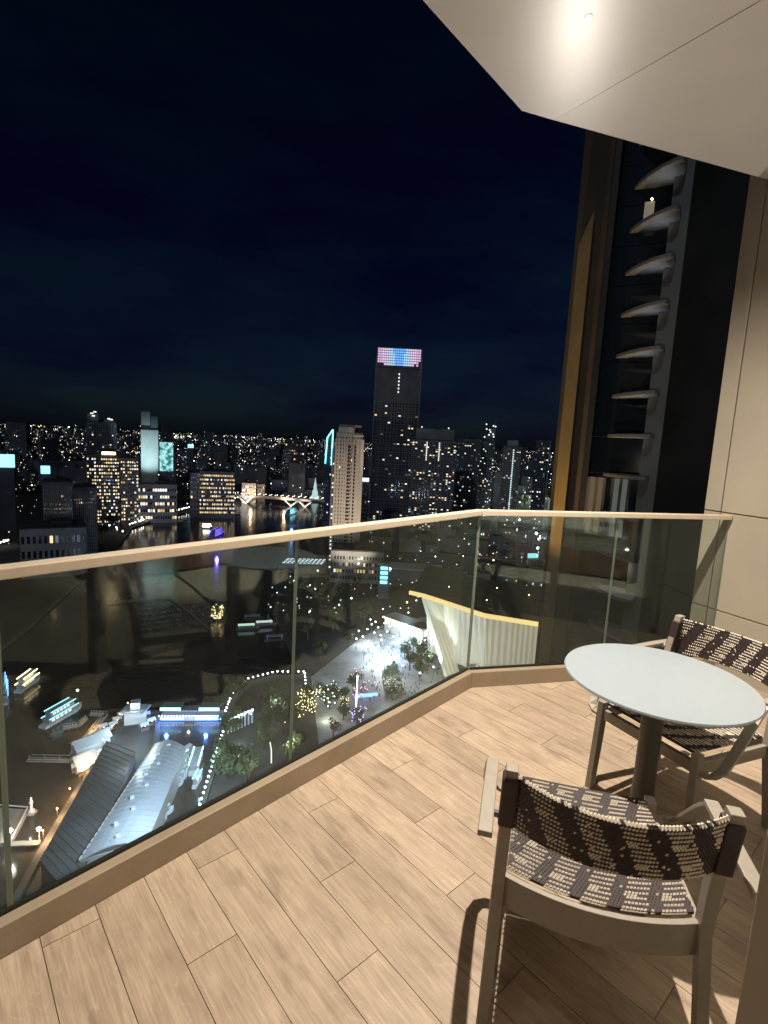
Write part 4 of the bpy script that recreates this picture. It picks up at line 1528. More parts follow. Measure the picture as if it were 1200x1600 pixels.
# lit arcade building with a glowing roof edge
A0, A1, A2 = G(600, 985), G(660, 1008), G(680, 1002)
c = (A0 + A1) / 2
ar = thing('lit_arcade', 'long low arcade with a glowing roof edge beside the plaza', 'building', c)
for i, (p, q, ln) in enumerate(((A0, A1, 0), (A1, A2, 0))):
    d = q - p
    rz = math.atan2(d.y, d.x)
    m_ = (p + q) / 2 - c
    n_ = Vector((-d.y, d.x, 0)).normalized()
    MB().box((m_.x + n_.x * 5.2, m_.y + n_.y * 5.2, 5), (d.length - .1, 10, 10), rz).build('wall', M['conc_pale'], ar)
    MB().box((m_.x + n_.x * 4.5, m_.y + n_.y * 4.5, 10.6), (d.length + .4, 13, 1.0), rz).build('roof', M['roof_pale'], ar)
    k = max(2, int(d.length / 5))
    for j in range(k):
        w_ = p - c + d * ((j + .5) / k) - n_ * .2
        MB().box((w_.x, w_.y, 7.3), (d.length / k * .8, .3, 3.6), rz).build('lit_panel', L_WHITE, ar)
    w_ = m_ - n_ * 2.2
    MB().box((w_.x, w_.y, 10.4), (d.length, .4, .5), rz).build('roof_light', L_SPARK, ar)

# ---------------------------------------------------------------- mall with the pleated glass skirt and golden eave
mz = GZ + 44
ev = [(640, 925), (662, 930), (690, 939), (720, 949), (757, 961), (800, 968), (850, 976), (930, 985)]
EP = [G(u, v, mz) for u, v in ev]
mo = EP[3].copy(); mo.z = GZ
mall = thing('shopping_mall', 'shopping mall with a sweeping golden eave over tall white pleated glass', 'building', mo)
EPl = [p - mo for p in EP]
inn = []
for i, p in enumerate(EPl):
    a, b = EPl[max(0, i - 1)], EPl[min(len(EPl) - 1, i + 1)]
    d = (b - a).normalized()
    n_ = Vector((-d.y, d.x, 0))
    inn.append(p + n_ * 2.5)
far = [p + Vector((16, 70, 0)) for p in EPl]
MB().prism([(p.x, p.y) for p in EPl] + [(p.x, p.y) for p in reversed(far)], 44.0 - .9, 44.6).build('roof', mat('brown mall roof', (.17, .14, .09), .6, noise=(.15, .2)), mall)
ge = MB()
for a, b in zip(EPl[:-1], EPl[1:]):
    ge.bar(a + Vector((0, 0, -.3)) , b + Vector((0, 0, -.3)), 1.6, 2.0)
ge.build('eave', glow('golden eave light', (1.0, .72, .28), 1.1), mall)
nP = 0
for i in range(1, len(inn) - 1):
    a, b = inn[i], inn[i + 1]
    k = 4 if i < 5 else 6
    for j in range(k):
        p, q = a + (b - a) * (j / k), a + (b - a) * ((j + 1) / k)
        d = (q - p).normalized(); n_ = Vector((-d.y, d.x, 0))
        mid = (p + q) / 2 + n_ * .45
        lean = -n_ * 0 + n_ * 5.0
        mb = MB()
        tp = [p + Vector((0, 0, -1.0)), mid + Vector((0, 0, -1.0)), q + Vector((0, 0, -1.0))]
        bt = [x + lean for x in (p, mid, q)]
        bt = [Vector((x.x, x.y, 8)) for x in bt]
        back = [x + n_ * .4 for x in tp + bt]
        mb.add([*tp, *bt, *back], [(0, 3, 4, 1), (1, 4, 5, 2), (6, 7, 10, 9), (7, 8, 11, 10), (0, 1, 7, 6), (1, 2, 8, 7), (3, 9, 10, 4), (4, 10, 11, 5), (0, 6, 9, 3), (2, 5, 11, 8)])
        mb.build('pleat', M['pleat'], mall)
# slanting end wall of glass fins
e0 = EPl[1]
for k in range(7):
    tpp = EPl[1] + (EPl[2] - EPl[1]) * (k / 7 * .9) + Vector((0, 0, -1.5))
    btm = G(697 + 5.6 * k, 1062 - k * 2.2) - mo
    btm.z = 2
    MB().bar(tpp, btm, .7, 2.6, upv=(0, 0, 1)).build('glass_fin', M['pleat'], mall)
MB().prism([(p.x + 4, p.y + 8) for p in inn[1:]] + [(p.x + 14, p.y + 62) for p in reversed(inn[1:])], 0, 42.9).build('wall', M['conc_dark'], mall)
tg = MB()
tz = 12.0
for i in range(9):
    for j in range(3):
        p = G(738 + 14 * i, 1030 + 10 * j - i * 1.0, GZ + tz) - mo
        tg.box((p.x, p.y, tz - j * .02), (3.6, 4.2, .3), -.2)
tg.build('skylight', [M['roof_pale']], mall, kind='stuff')
for (u, v), P_ in (((690, 1000), 9000), ((735, 1030), 16000), ((780, 1045), 20000), ((825, 1045), 18000)):
    p = G(u, v, GZ + 6)
    p -= Vector((0, 0, 0))
    lamp('mall_light', 'SPOT', p, P_ * 9, (1.0, .95, .74), target=G(u + 6, v - 75, GZ + 36), size=110, blend=.8, radius=.8)
lamp('fin_light', 'SPOT', G(672, 1050, GZ + 4), 9e4, (.85, 1.0, .8), target=G(690, 985, GZ + 24), size=70, blend=.8, radius=.6)
# golden spot lamps on the dark mall roof
rl = thing('roof_spotlight', 'golden spotlight throwing a beam across the dark mall roof', 'spotlight', (0, 0, -500), 0, 'golden spotlights on the mall roof')
MB().box((0, 0, .8), (.9, .9, 1.6)).build('housing', M['hull_dark'], rl)
MB().octa((0, -.6, 1.5), .35).build('lens', L_SPARK, rl)
for (u, v, du) in ((701, 920, 14), (776, 922, 30), (826, 933, -22), (760, 941, 22)):
    c = copy_tree(rl)
    p = G(u, v, mz + .6)
    c.location = p
    tgt = G(u + du, v + 6, mz + .6)
    lamp('roof_beam', 'SPOT', p + Vector((0, 0, 1.3)), 9000, (1.0, .78, .32), target=tgt, size=38, blend=.9, radius=.2)
drop(rl)

# ---------------------------------------------------------------- market roofs and low blocks behind the railing glass
mk = thing('lit_market', 'flat market hall with rows of cyan white lamps in its roof', 'building', G(474, 890))
MB().box((0, 0, 4), (46, 26, 8), .1).build('hall', M['conc_dark'], mk)
ml_ = MB()
for i in range(10):
    for j in range(4):
        ml_.box((-18 + 4 * i + j * .4, -9 + 6 * j + i * .4, 8.3), (2.4, 1.2, .4), .1)
ml_.build('roof_lamp', L_COOL, mk, kind='stuff')
bs = thing('blue_sign_tower', 'small dark tower block with a stacked blue sign', 'building', G(598, 935))
MB().box((0, 4, 15), (9, 8, 30)).build('wall', M['conc_dark'], bs)
for k in range(4):
    MB().box((0, -.2, 14 + 4 * k), (6, .4, 2.6)).build('sign_panel', L_CYAN, bs)
pr_ = thing('pale_roof_hall', 'hall with a flat pale roof beside the blue sign tower', 'building', G(640, 905))
MB().box((0, 0, 6), (60, 24, 12), -.05).build('wall', M['conc_dark'], pr_)
MB().box((0, 0, 12.5), (62, 26, 1), -.05).build('roof', M['roof_pale'], pr_)
lamp('hall_light', 'POINT', G(640, 903, GZ + 30), 9000, (.7, .9, 1), radius=1)
for i, (u, v) in enumerate(((386, 983), (414, 978), (430, 1000), (395, 968))):
    o = thing('lit_barge', ('flat river barge with a pale green lit roof, nearest the lamp row', 'small barge with a white lit roof beside the bank', 'long unlit barge close to the promenade arc', 'narrow dim barge behind the green roofed one')[i], 'boat', G(u, v, WZ), .3)
    MB().prism([(-7, -2.2), (6, -2.2), (8.5, 0), (6, 2.2), (-7, 2.2)], -.2, 1.4).build('hull', M['hull_dark'], o)
    MB().box((-.5, 0, 3.2), (11, 3.8, .3)).build('roof', [M['roof_pale'], L_GREEN, L_WHITE][1 if i == 0 else 2 if i == 1 else 0] if i > 1 else (glow('dim green roof', (.7, 1, .8), .8) if i == 0 else glow('dim white roof', (.9, 1, 1), .7)), o)
    for x in (-5, 4):
        MB().box((x, 0, 2.2), (.3, 3.4, 1.7)).build('post', M['hull'], o)

rg = random.Random(77)
kinds = [('long dark shed', 'conc_dark'), ('plain grey block', 'conc_mid'), ('pale roofed block', 'conc_pale'), ('blue grey block', 'conc_blue')]
n_ = 0
for row, (vv, r) in enumerate(((820, 800), (838, 700), (860, 600), (905, 500))):
    u = 560 + row * 10 if row < 3 else 700
    while u < (850 if row != 3 else 830):
        wpx = rg.uniform(18, 34)
        kd, mt = rg.choice(kinds)
        top = vv - rg.uniform(0, 22)
        block('low_block', f'low {kd} among the dim streets right of the cream tower', u, u + wpx, top, r * rg.uniform(.96, 1.06), rg.uniform(18, 34), M[mt], 9, 3 + int(rg.random() * 4), .09, (3, 4, 4, 0),
              group='low blocks right of the cream tower', seed=rg.randint(0, 9999), roofm=M['roof_dark' if rg.random() < .7 else 'roof_pale'], z0=2, dark=False)
        u += wpx + rg.uniform(4, 18)

# bright winding street and lit trees next to the hotel wing
road = [(800, 797), (815, 790), (833, 781), (850, 773), (861, 770)]
road2 = [(790, 812), (812, 822), (830, 838), (846, 856), (852, 880)]
for nm, pts, w_ in (('street', road, 16), ('street', road2, 14)):
    P = [G(u, v) for u, v in pts]
    mb = MB()
    for a, b in zip(P[:-1], P[1:]):
        d = b - a
        m_ = (a + b) / 2
        mb.box((m_.x, m_.y, GZ + .05), (d.length + 3, w_, .1 - .004 * random.random()), math.atan2(d.y, d.x))
    mb.build(nm, M['asphalt'], kind='structure')
st_ = lamp_proto('street_lamp', 'white street lamp along the bright winding street near the hotel wing', 9, 1.5, L_LAMPC, 'lamps along the bright winding street')
row_px(st_, road, 26, 9, label='white street lamp, NTH up the lit avenue towards the hotel wing')
row_px(st_, road2, 34, 8, label='white street lamp, NTH down the street past the cyan canopy')
drop(st_)
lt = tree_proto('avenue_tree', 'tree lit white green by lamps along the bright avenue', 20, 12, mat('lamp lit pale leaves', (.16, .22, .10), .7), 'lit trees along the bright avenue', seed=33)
put(lt, [(803, 797), (812, 792), (820, 789), (829, 785), (838, 780), (846, 776), (853, 774), (859, 776), (845, 783)], sc=(.7, 1.2))
drop(lt)
for u, v in ((806, 794), (820, 788), (834, 782), (846, 775), (856, 774)):
    lamp('avenue_light', 'POINT', G(u, v, GZ + 24) + Vector((0, -14, 0)), 6.5e4, (.92, 1, .85), radius=2)
cy = thing('lit_canopy', 'glowing cyan canopy roof beside the bright winding street', 'canopy', G(830, 876))
MB().box((0, 0, 6), (26, 20, 1.0), .3).build('roof', glow('cyan canopy roof', (.35, .95, 1.0), .9), cy)
for x in (-10, 10):
    for y in (-7, 7):
        MB().tube([(x, y, 0), (x, y, 5.5)], .3, 6).build('post', M['conc_mid'], cy)

# ---------------------------------------------------------------- piers, shed, pontoon and boats
sheet_px([(150, 1185), (205, 1115), (246, 1118), (246, 1158), (200, 1290), (215, 1345), (160, 1420), (60, 1420), (40, 1400), (66, 1345)], 'quay', M['asphalt'], .5)


def roofed(name, label, corners, hw_, hr, roofm, wallm, cat='building', vault=6):
    """long shed over four ground corners: near-left, far-left, far-right, near-right"""
    a, b, c_, d = [G(u, v, GZ + hw_) for u, v in corners]
    o = (a + b + c_ + d) / 4
    o.z = GZ
    t = thing(name, label, cat, o)
    mb = MB()
    vs, fs = [], []
    nL = 22
    for i in range(nL + 1):
        l, r = a + (b - a) * (i / nL), d + (c_ - d) * (i / nL)
        for j in range(vault + 1):
            k = j / vault
            p = l + (r - l) * k - o
            vs.append((p.x, p.y, hw_ + hr * sin(pi * k)))
    for i in range(nL):
        for j in range(vault):
            q_ = i * (vault + 1) + j
            fs.append((q_, q_ + 1, q_ + vault + 2, q_ + vault + 1))
    mb.add(vs, fs)
    ro = mb.build('roof', roofm, t)
    if ro.data.polygons[0].normal.z < 0:
        ro.data.flip_normals()
    sl = ro.modifiers.new('thickness', 'SOLIDIFY')
    sl.thickness = .25
    ribs = MB()
    for i in range(nL + 1):
        for j in range(vault):
            p, q_ = Vector(vs[i * (vault + 1) + j]), Vector(vs[i * (vault + 1) + j + 1])
            ribs.bar(p + Vector((0, 0, .12)), q_ + Vector((0, 0, .12)), .12, .10)
    ribs.build('roof_rib', roofm, t, kind='stuff')
    w = MB()
    pts = [(p - o) * 1 for p in (a, b, c_, d)]
    ctr = Vector((0, 0, 0))
    w.prism([(p.x * .97, p.y * .985) for p in pts], 0, hw_ - .15)
    w.build('wall', wallm, t)
    return t, (a, b, c_, d)


shed, (sa, sb, sc_, sdv) = roofed('long_shed', 'long pale vaulted riverside shed lit blue white', [(123, 1345), (243, 1162), (291, 1169), (229, 1318)], 9, 2.2, M['roof_pale'], M['conc_mid'])
so_ = shed.location
vb = MB()
for k in range(26):
    p, q_ = sa + (sb - sa) * ((k + .1) / 26) - so_, sa + (sb - sa) * ((k + .8) / 26) - so_
    vb.bar((p.x, p.y, 9.15), (q_.x, q_.y, 9.15), .3, .25)
vb.build('eave_light', [glow('dim eave light', (.75, .88, 1), .6)], shed, kind='stuff')
for k in range(9):
    p = sa + (sb - sa) * (k / 9 + .06) - so_
    q_ = sdv + (sc_ - sdv) * (k / 9 + .06) - so_
    c = p + (q_ - p) * (.34 if k % 2 else .5)
    MB().box((c.x, c.y, 11.4), (1.2, 1.0, .9), .5).build('roof_vent', M['hull'], shed)
lamp('shed_light', 'SPOT', G(300, 1185, GZ + 42), 2.2e5, (.55, .75, 1.0), target=G(240, 1230, GZ + 9), size=110, blend=.9, radius=1)
lamp('shed_light', 'POINT', G(206, 1186, GZ + 12), 2600, (.7, .88, 1.0), radius=.5)
lamp('shed_light', 'SPOT', G(215, 1300, GZ + 40), 6e4, (.75, .88, 1.0), target=G(190, 1320, GZ + 9), size=110, blend=.9, radius=1)
roofed('dark_shed', 'long unlit flat shed between the amber quay and the pale shed', [(62, 1345), (166, 1158), (212, 1176), (112, 1405)], 8, .15, M['roof_dark'], M['conc_dark'], vault=4)
gat = thing('pier_pavilion', 'white lit pier pavilion with a small tower at the head of the dark shed', 'building', G(212, 1128))
MB().box((0, 0, 3), (9, 6, 6), .4).build('wall', M['conc_pale'], gat)
MB().prism([(-5.2, -4), (5.2, -4), (5.2, 4), (-5.2, 4)], 6.0, 6.6).build('roof', M['roof_pale'], gat)
MB().box((0, 0, 8.4), (4, 4, 3), .4).build('tower', M['conc_pale'], gat)
MB().octa((0, -2.6, 9.5), .8).build('floodlight', L_FLOOD, gat)
lamp('pavilion_light', 'POINT', G(213, 1130, GZ + 13), 16000, (.72, .92, 1), radius=.4)
kk = thing('quay_kiosk', 'white kiosk with dark openings at the near end of the pale shed', 'kiosk', G(141, 1366))
MB().box((0, 0, 2), (9, 4.5, 4), .55).build('wall', M['hull'], kk)
for x in (-2.6, .4):
    MB().box((x * cos(.55) + 2.3 * sin(.55), x * sin(.55) - 2.3 * cos(.55), 2.2), (1.8, .2, 1.6), .55).build('window', M['dark_glass'], kk)
MB().box((0, 0, 4.2), (9.6, 5.2, .4), .55).build('roof', M['roof_pale'], kk)
for i, (c_, hh_) in enumerate((((135, 1178), 5), ((150, 1168), 4.5), ((132, 1200), 4))):
    o = thing('pier_house', ('white lit pier house with a pitched roof on the jetty', 'dim grey pier house behind the white lit one', 'low violet lit pier house at the jetty foot')[i], 'building', G(*c_))
    w_, d_ = (9, 6) if i < 2 else (7, 5)
    MB().box((0, 0, hh_ / 2), (w_, d_, hh_), .85).build('wall', M['hull'], o)
    ca_, sa_ = cos(.85), sin(.85)
    P = [(x * ca_ - y * sa_, x * sa_ + y * ca_) for x, y in ((-w_ / 2 - .6, -d_ / 2 - .6), (w_ / 2 + .6, -d_ / 2 - .6), (w_ / 2 + .6, 0), (w_ / 2 + .6, d_ / 2 + .6), (-w_ / 2 - .6, d_ / 2 + .6), (-w_ / 2 - .6, 0))]
    MB().prism(P, [hh_, hh_, hh_ + 2, hh_, hh_, hh_ + 2], [hh_ + .3, hh_ + .3, hh_ + 2.4, hh_ + .3, hh_ + .3, hh_ + 2.4]).build('roof', M['roof_pale'], o)
for (u, v), P_, c_ in (((128, 1195), 650, (.95, .95, 1)), ((148, 1178), 650, (.9, .95, 1)), ((140, 1207), 500, (.7, .6, 1)), ((168, 1160), 1300, (.85, .95, 1)), ((180, 1140), 1200, (.8, .9, 1))):
    lamp('pier_lamp', 'POINT', G(u, v, GZ + 7), P_, c_, radius=.3)


def jetty(label, pts, w_, h=1.5):
    P = [G(u, v, GZ) for u, v in pts]
    c = P[0].copy()
    t = thing('jetty', label, 'jetty', c)
    for a, b in zip(P[:-1], P[1:]):
        d = b - a
        m_ = (a + b) / 2 - c
        MB().box((m_.x, m_.y, h), (d.length + w_ * .3, w_, .4), math.atan2(d.y, d.x)).build('deck', M['quay'], t)
        for s_ in (-1, 1):
            n__ = Vector((-d.y, d.x, 0)).normalized() * (w_ / 2 * s_)
            x, y = a - c + n__, b - c + n__
            MB().bar((x.x, x.y, h + 1.0), (y.x, y.y, h + 1.0), .08, .1).build('handrail', M['hull'], t)
    pl__ = MB()
    for a, b in zip(P[:-1], P[1:]):
        for k in range(6):
            p = a + (b - a) * (k / 5) - c
            pl__.tube([(p.x, p.y, -1), (p.x, p.y, h + 1.6)], .22, 6)
    pl__.build('pile', M['quay'], t, kind='stuff')
    return t


sl_ = thing('market_stall', 'small white roofed stall among the lit stalls on the pier', 'stall', (0, 0, -500), 0, 'white stalls on the lit pier')
MB().prism([(-1.8, -1.4), (1.8, -1.4), (1.8, 0), (1.8, 1.4), (-1.8, 1.4), (-1.8, 0)], [2.4, 2.4, 3.1, 2.4, 2.4, 3.1], [2.5, 2.5, 3.25, 2.5, 2.5, 3.25]).build('roof', M['hull'], sl_)
for x in (-1.6, 1.6):
    for y in (-1.2, 1.2):
        MB().box((x, y, 1.2), (.1, .1, 2.4)).build('post', M['conc_mid'], sl_)
MB().box((0, -.9, .5), (3, .6, 1.0)).build('counter', M['timber'], sl_)
MB().octa((0, -1.3, 2.2), .16).build('bulb', L_LAMP, sl_)
for u, v in ((160, 1156), (168, 1147), (176, 1138), (183, 1130), (152, 1152), (160, 1142), (140, 1190), (152, 1184), (146, 1196), (120, 1204), (128, 1210), (190, 1122), (228, 1122), (236, 1132), (225, 1140)):
    c = copy_tree(sl_)
    c.location = G(u, v, GZ + .5)
    c.rotation_euler.z = .85 + random.uniform(-.4, .4)
drop(sl_)
jetty('long straight jetty reaching into the river across the amber quay', [(46, 1192), (164, 1194)], 3.0)
jetty('pale gangway parallel to the quay beyond the pier houses', [(112, 1190), (165, 1122), (143, 1120)], 2.4)
jetty('short gangway from the river boat to the jetty', [(100, 1142), (123, 1138), (134, 1128)], 2.0)
pt = thing('pontoon', 'pale square pontoon with two glaring floodlights at its near corners', 'pontoon', G(20, 1300, WZ))
pc = [G(u, v, WZ) - pt.location for u, v in ((-60, 1262), (44, 1270), (18, 1322), (-120, 1330))]
MB().prism([(p.x, p.y) for p in pc], .0, 1.2).build('deck', M['quay'], pt)
for a, b in ((0, 1), (1, 2)):
    MB().bar((pc[a].x, pc[a].y, 2.2), (pc[b].x, pc[b].y, 2.2), .3, .3).build('handrail', M['hull'], pt)
gw = [G(18, 1326, WZ) - pt.location, G(62, 1324, WZ) - pt.location]
MB().bar((gw[0].x, gw[0].y, 1.6), (gw[1].x, gw[1].y, 1.6), 2.0, .3).build('gangway', M['quay'], pt)
for p in gw:
    MB().tube([(p.x, p.y, 1), (p.x, p.y, 6)], .15, 6).build('lamp_post', M['hull'], pt)
    MB().octa((p.x, p.y, 6.3), .75).build('floodlight', L_FLOOD, pt)
    lamp('pontoon_light', 'POINT', pt.location + Vector((p.x, p.y, 7.4)), 1500, (1, .95, .82), radius=.4)
lamp('pontoon_light', 'POINT', G(8, 1290, WZ + 6), 900, (1, .95, .85), radius=.4)
sg_ = MB()
sg_.tube([(0, 0, 0), (0, 0, 5)], .12, 6)
ss = thing('pier_sculpture', 'small white lit statue at the corner of the pontoon', 'statue', G(49, 1268, WZ + 1))
MB().lathe([(1.0, 0), (1.0, .6), (.5, .8), (.4, 2.6), (.7, 3.4), (.3, 4.2), (.4, 4.8), (.05, 5.4)], n=10).build('figure', M['hull'], ss)
MB().box((0, 0, -.4), (2.4, 2.4, .8)).build('plinth', M['quay'], ss)
lamp('statue_light', 'POINT', G(46, 1276, WZ + 4), 260, (1, .95, .85), radius=.2)

# floating stage pier with cyan canopies
stg = thing('floating_pier', 'floating pier with two cyan lit canopies and blue light on the water', 'pier', G(300, 1120, WZ))
sa_, sb_ = G(252, 1120, WZ) - stg.location, G(348, 1120, WZ) - stg.location
d_ = sb_ - sa_
rzs = math.atan2(d_.y, d_.x)
MB().bar((sa_.x, sa_.y, .7), (sb_.x, sb_.y, .7), 7, 1.2).build('deck', M['conc_mid'], stg)
nn_ = Vector((-d_.y, d_.x, 0)).normalized()
for k, w_ in ((.18, 9), (.80, 9)):
    p = sa_ + d_ * k
    MB().box((p.x, p.y, 5.5), (w_, 6, .5), rzs).build('canopy', M['conc_dark'], stg)
    q_ = p - nn_ * 3.1
    MB().box((q_.x, q_.y, 5.4), (w_, .3, 1.4), rzs).build('sign_panel', glow('cyan pier sign', (.35, .9, 1.0), 3.0), stg)
    q_ = p - nn_ * 3.4
    MB().box((q_.x, q_.y, 1.0), (w_ + 3, .3, .9), rzs).build('blue_light', glow('blue pier light', (.10, .30, 1.0), 12.0), stg)
    lamp('stage_light', 'POINT', stg.location + p - nn_ * 9 + Vector((0, 0, 4)), 14000, (.12, .32, 1), radius=.5)
p = sa_ + d_ * .5
MB().box((p.x, p.y, 4.2), (11, 5, .4), rzs).build('canopy', M['conc_dark'], stg)
lw = MB()
for k in range(22):
    q_ = sa_ + d_ * (k / 21) - nn_ * 3.3
    lw.octa((q_.x, q_.y, 2.2), .35, m=0)
lw.build('lamp', [L_LAMP], stg, kind='stuff')
lamp('stage_light', 'POINT', stg.location + p - nn_ * 6 + Vector((0, 0, 4)), 700, (1, .8, .6), radius=.5)
lp = thing('entrance_pillar', 'white lit pillar in the short row at the promenade entrance', 'pillar', (0, 0, -500), 0, 'lit pillars at the promenade entrance')
MB().box((0, 0, 3), (.7, .7, 6)).build('shaft', M['hull'], lp)
MB().box((0, 0, 6.2), (1.0, 1.0, .5)).build('lamp', glow('pillar lamp', (.8, .95, 1), 5), lp)
for k in range(8):
    c = copy_tree(lp)
    c.location = G(356 + 5.4 * k, 1146 - 2.4 * k)
drop(lp)
lamp('pillar_light', 'POINT', G(372, 1150, GZ + 4), 1300, (.75, .95, 1), radius=.4)


def boat(name, label, uv, length, rz, decks=2, strip=None, sm=None, roofm=None, group=None, sz=1.0, z=WZ):
    t = thing(name, label, 'boat', G(*uv, z), rz, group)
    L_, B_h = length / 2, length * .11
    hull = [(-L_, -B_h * .85), (L_ * .55, -B_h), (L_ * .85, -B_h * .55), (L_, 0), (L_ * .85, B_h * .55), (L_ * .55, B_h), (-L_, B_h * .85)]
    MB().prism(hull, -.3, [1.2, 1.2, 1.6, 2.0, 1.6, 1.2, 1.2]).build('hull', M['hull'], t)
    for k in range(decks):
        z0_ = 1.25 + 2.6 * k
        f = 1 - .16 * k
        MB().box((-L_ * .12, 0, z0_ + 1.0), (length * .68 * f, B_h * 1.6 * f, 2.0)).build('cabin', M['conc_mid'], t)
        wn_ = MB()
        for s_ in (-1, 1):
            for i in range(int(length * .5 / 2)):
                wn_.box((-L_ * .12 - length * .30 * f + (i + .5) * 2.2 * f, s_ * (B_h * .8 * f + .03), z0_ + 1.15), (1.5 * f, .08, 1.0), m=0)
        wn_.build('lit_window', strip or L_WARM, t, kind='stuff')
        MB().box((-L_ * .10, 0, z0_ + 2.2), (length * .74 * f, B_h * 1.85 * f, .28)).build('roof', roofm or M['roof_pale'], t)
        if sm:
            e = MB()
            for s_ in (-1, 1):
                e.box((-L_ * .10, s_ * B_h * .95 * f, z0_ + 2.45), (length * .74 * f, .28, .28))
            e.build('light_rail', sm, t)
    return t


q1, q2 = G(30, 1080, WZ), G(61, 1056, WZ)
boat('golden_boat', 'small river boat outlined in pale gold lights', (45, 1070), (q2 - q1).length * 1.1, math.atan2((q2 - q1).y, (q2 - q1).x), 2, L_WARM, glow('gold boat outline', (1, .85, .4), 7), M['roof_pale'])
q1, q2 = G(65, 1137, WZ), G(128, 1100, WZ)
boat('ferry', 'two deck ferry with green and cyan lamps moored at the jetty', (98, 1120), (q2 - q1).length * .98, math.atan2((q2 - q1).y, (q2 - q1).x), 2, L_COOL, glow('cyan boat outline', (.35, .9, 1.0), 2.2))
g_ = thing('lamp_mast', 'green lamp mast on the stern of the moored ferry', 'lamp', G(122, 1108, WZ))
MB().tube([(0, 0, 0), (0, 0, 9)], .12, 6).build('post', M['hull_dark'], g_)
MB().octa((0, 0, 9.3), .7).build('lamp_head', L_GREEN, g_)
lamp('ferry_light', 'POINT', G(112, 1128, WZ + 7), 700, (.3, .65, 1), radius=.4)
boat('cruise_boat', 'blue lit cruise boat cut by the left edge of the view', (2, 1085), 26, 2.2, 3, L_COOL, glow('blue boat outline', (.2, .5, 1), 3))
o = boat('dinner_boat', 'violet glowing dinner cruise boat on the river above the handrail', (339, 837), 42, math.atan2(*((G(356, 830) - G(322, 845)).yx)), 3, L_VIOLET, L_VIOLET)
lamp('boat_light', 'POINT', G(339, 850, WZ + 9), 26000, (.18, .12, 1), radius=1)
o = boat('white_boat', 'small white lit boat beside the violet dinner boat', (324, 826), 16, .2, 2, L_LAMP, L_LAMP)
o = boat('cruise_boat', 'cyan and blue lit cruise boat below the bridge', (455, 803), 46, math.atan2(*((G(467, 799) - G(442, 808)).yx)), 3, L_CYAN, L_CYAN)
lamp('boat_light', 'POINT', G(456, 812, WZ + 9), 30000, (.2, .4, 1), radius=1)
q1, q2 = G(302, 1212, WZ), G(314, 1172, WZ)
boat('neon_boat', 'long narrow tour boat outlined in cyan neon beside the promenade', (307, 1192), (q2 - q1).length, math.atan2((q2 - q1).y, (q2 - q1).x), 1, L_COOL, glow('cyan neon', (.4, 1.0, .95), 7))
q1, q2 = G(304, 1232, WZ), G(316, 1210, WZ)
boat('neon_boat', 'short tour boat with a blue lamp behind the cyan neon boat', (309, 1222), (q2 - q1).length, math.atan2((q2 - q1).y, (q2 - q1).x), 1, L_COOL, glow('blue neon', (.3, .6, 1.0), 3))
lamp('boat_light', 'POINT', G(312, 1205, WZ + 6), 900, (.4, .85, 1), radius=.3)
mb_ = boat('moored_boat', 'small white boat in the row moored along the pale shed', (290, 1180), 9, 1.1, 1, L_COOL, None, M['hull'], 'small boats moored along the shed')
for u, v in ((286, 1198), (280, 1213), (271, 1232), (263, 1248), (258, 1254), (248, 1270), (243, 1290), (276, 1222), (252, 1276)):
    c = copy_tree(mb_)
    c.location = G(u, v, WZ)
    c.rotation_euler.z = 1.1 + random.uniform(-.3, .3)

# ---------------------------------------------------------------- hotel wing on the right
RW = 50.0


def K(az, r=RW):
    return pol(az, r)


wing = thing('hotel_wing', 'dark neighbouring hotel wing with a stack of curved balconies', 'tower', K(22.5, RW))
wo_ = wing.location.copy()


def Wp(az, r):
    p = K(az, r) - wo_
    return (p.x, p.y)


MB().prism([Wp(17.6, 52.5), Wp(20.4, 51.0), Wp(20.4, 53.8), Wp(26.0, 54.0), Wp(27.0, 70), Wp(19, 72)], GZ, 75).build('wall', M['brown'], wing)
MB().prism([Wp(27.0, 51.0), Wp(40, 47.0), Wp(40, 66), Wp(27.1, 68)], GZ, 75).build('side_wall', M['black_clad'], wing)
MB().prism([Wp(25.7, 48.6), Wp(27.25, 48.4), Wp(27.25, 50.6), Wp(25.7, 50.8)], GZ, 75).build('column', M['tower_col'], wing)
MB().prism([Wp(20.45, 50.6), Wp(21.0, 50.5), Wp(21.0, 53.7), Wp(20.45, 53.7)], GZ, 75).build('pilaster', M['black_clad'], wing)
finp = [Wp(17.95, 50.0), Wp(19.1, 49.4), Wp(19.1, 50.9), Wp(17.95, 51.8)]
MB().prism(finp, GZ, [19.0, 21.5, 22.0, 19.4]).build('golden_fin', mat('bronze metal fin', (.42, .29, .13), .42, noise=(.4, .15)), wing)
# curved balconies, one per floor
zt = [RG(u, v, RW).z for u, v in ((989, 297), (983, 365), (974, 431), (966, 495), (959, 558), (953, 622), (949, 683))]
dz = (zt[0] - zt[-1]) / 6
plan = [(16.01, 38.83), (15.98, 37.9), (16.08, 36.9), (16.33, 35.9), (16.7, 35.1), (17.1, 34.75), (17.5, 35.0), (18.2, 36.3), (18.4, 37.6), (17.3, 38.4)]
kf = RW / 42.0
P = [(x * kf - wo_.x, y * kf - wo_.y) for x, y in plan]
zs = [zt[-1] + dz * k for k in range(-6, 9)]
sl0 = MB().prism(P, -.02, .28).build('balcony_slab', M['slab'], wing, bevel=.05)
for i, z in enumerate(zs):
    o = sl0 if i == 0 else sl0.copy()
    if i:
        COL.objects.link(o)
    o.location = (0, 0, z)
    o.parent = wing
